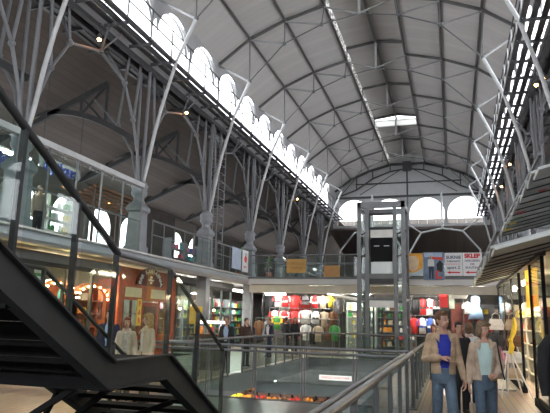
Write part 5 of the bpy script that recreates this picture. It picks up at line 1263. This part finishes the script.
BLUESH = mat('royal_blue_cotton', (.015, .03, .36), .7, 0, .1, 8); AQUA = mat('pale_aqua_knit', (.46, .60, .58), .8, 0, .08, 8)
BLACKCL = mat('black_cloth', (.018, .018, .022), .85, 0, .2, 8); NAVY = mat('navy_cloth', (.02, .025, .06), .8, 0, .2, 8); WHITECL = mat('white_cotton', (.66, .66, .66), .8, 0, .05, 8)
PALEBLUE = mat('pale_blue_cotton', (.35, .45, .62), .8, 0, .08, 8); OLIVE = mat('olive_cloth', (.12, .10, .06), .8, 0, .2, 8)

man = person((-.15, 8.65, 0), .2, 1.80, 'man in open beige jacket and royal blue shirt holding the hand of a woman', 'short', (.13, .06, .03), SUEDE, BLUESH, JEANS,
   arms={-1: ((-.245, .02, 1.12), (-.07, -.22, 1.15), (.9, -.35, .1), (0, .3, -1), .9), 1: ((.222, .05, 1.13), (.265, -.06, .86), (.1, -.15, -1), (-1, 0, 0), .5)}, head_yaw=.55, step=.55, voxel=.010, jacket_open=.10, hem=.56)
woman = person((.40, 8.67, 0), .05, 1.68, 'woman in open beige jacket and pale aqua top, holding the hand of the man', 'bob', (.17, .11, .06), SUEDE2, AQUA, JEANS2, female=True,
   arms={-1: ((-.205, .05, 1.14), (-.23, -.08, .88), (-.1, -.15, -1), (1, 0, 0), .5), 1: ((.232, .0, 1.14), (.14, -.2, 1.02), (-.6, -.35, .0), (0, .3, -1), .9)}, head_yaw=.5, head_tilt=.12, step=-.5, voxel=.010, jacket_open=.115, hem=.56)
for o_, mm, xs in ((man, SUEDE, (-.12, .12)),):
    for x in xs:
        q = MB().box((x-.045, -.15, 1.10), (x+.045, -.135, 1.125)).build('pocket_flap', mm, None); q.parent = o_
m = MB().tube([(.16, -.1, 1.43), (.17, -.17, 1.25), (.2, -.16, 1.05), (.24, -.06, .9)], .012, 6); m.build('bag_strap', BLACKCL, None).parent = woman

person((-5.72, 10.2, 0), -.55, 1.68, 'blonde woman in a cream jacket behind the stair glass', 'long', (.36, .22, .07), mat('cream_jacket_cloth', (.58, .46, .31), .85, 0, .1, 7), WHITECL, OLIVE, female=True, head_yaw=-.5, jacket_open=.05, head_tilt=.1)
person((-6.25, 10.3, 0), .5, 1.60, 'red-haired woman in a cream top beside the blonde woman', 'bob', (.20, .045, .02), mat('cream_cardigan', (.55, .46, .34), .85, 0, .1, 7), mat('patterned_cream_top', (.5, .44, .36), .8, 0, .4, 30), OLIVE, female=True, jacket_open=.08, voxel=.013)
person((-7.05, 10.9, 0), .35, 1.74, 'man in a dark suit and pale blue shirt behind the stair glass', 'short', (.09, .05, .03), NAVY, PALEBLUE, NAVY, jacket_open=.06, voxel=.013)
person((-6.5, 16.3, 0), .2, 1.66, 'man in a black jacket and pale blue shirt by the corner of the atrium railing', 'short', (.1, .06, .04), BLACKCL, PALEBLUE, BLACKCL, jacket_open=.09, voxel=.013)
person((-6.85, 19.0, 0), .8, 1.62, 'person in dark brown clothes beside the white pillar left of the jersey stall', 'short', (.03, .02, .015), mat('dark_brown_cloth', (.05, .025, .02), .85), None, BLACKCL, jacket_open=0, voxel=.014)
person((-7.6, 24.0, 0), -.3, 1.62, 'person in a dark jacket and white shirt behind the left atrium railing', 'short', (.16, .08, .04), NAVY, WHITECL, NAVY, jacket_open=.1, voxel=.014)
person((-7.55, 26.5, 0), 2.6, 1.68, 'person in black seen from behind, left of the jersey stall pair', 'short', (.05, .03, .02), BLACKCL, None, BLACKCL, jacket_open=0, voxel=.014)
person((-7.0, 26.0, 0), .6, 1.70, 'person in black with light brown hair facing the jersey stall', 'bob', (.18, .09, .04), BLACKCL, None, BLACKCL, female=True, jacket_open=0, voxel=.014)
person((-.55, 17.5, 0), .3, 1.58, 'small red-haired woman far behind the man in the blue shirt', 'bob', (.22, .08, .04), BLACKCL, None, BLACKCL, female=True, jacket_open=0, voxel=.014)
person((.1, 11.6, 0), .25, 1.66, 'dark-haired person in black, half hidden between the couple', 'short', (.02, .015, .012), BLACKCL, None, BLACKCL, jacket_open=0, voxel=.014)
person((.32, 13.2, 0), 2.9, 1.64, 'person in a white top, mostly hidden behind the woman', 'bob', (.12, .07, .04), WHITECL, None, NAVY, female=True, jacket_open=0, voxel=.014)
person((-11.6, 13.75, 3.7), 1.2, 1.65, 'person in a light brown top and dark trousers on the near gallery', 'short', (.06, .04, .03), mat('light_brown_top', (.36, .27, .22), .85), None, BLACKCL, jacket_open=0, voxel=.013)
person((-11.2, 12.05, 3.7), 1.0, 1.6, 'person in a grey-beige coat on the gallery at the left frame edge', 'bob', (.3, .2, .12), mat('grey_beige_coat', (.3, .26, .22), .85), None, BLACKCL, female=True, jacket_open=0, voxel=.013)
# ------------------------------------------------------------------ daylight and exposure
w = bpy.data.worlds.new('overcast_sky'); S.world = w; w.use_nodes = True
bg = w.node_tree.nodes['Background']; bg.inputs['Color'].default_value = (.93, .96, 1, 1); bg.inputs['Strength'].default_value = 1.0
S.view_settings.view_transform = 'Standard'; S.view_settings.look = 'None'; S.view_settings.gamma = 1; S.view_settings.use_curve_mapping = False
S.view_settings.exposure = 2.95
S.cycles.use_denoising = True; S.cycles.max_bounces = 8; S.cycles.diffuse_bounces = 4; S.cycles.transparent_max_bounces = 24
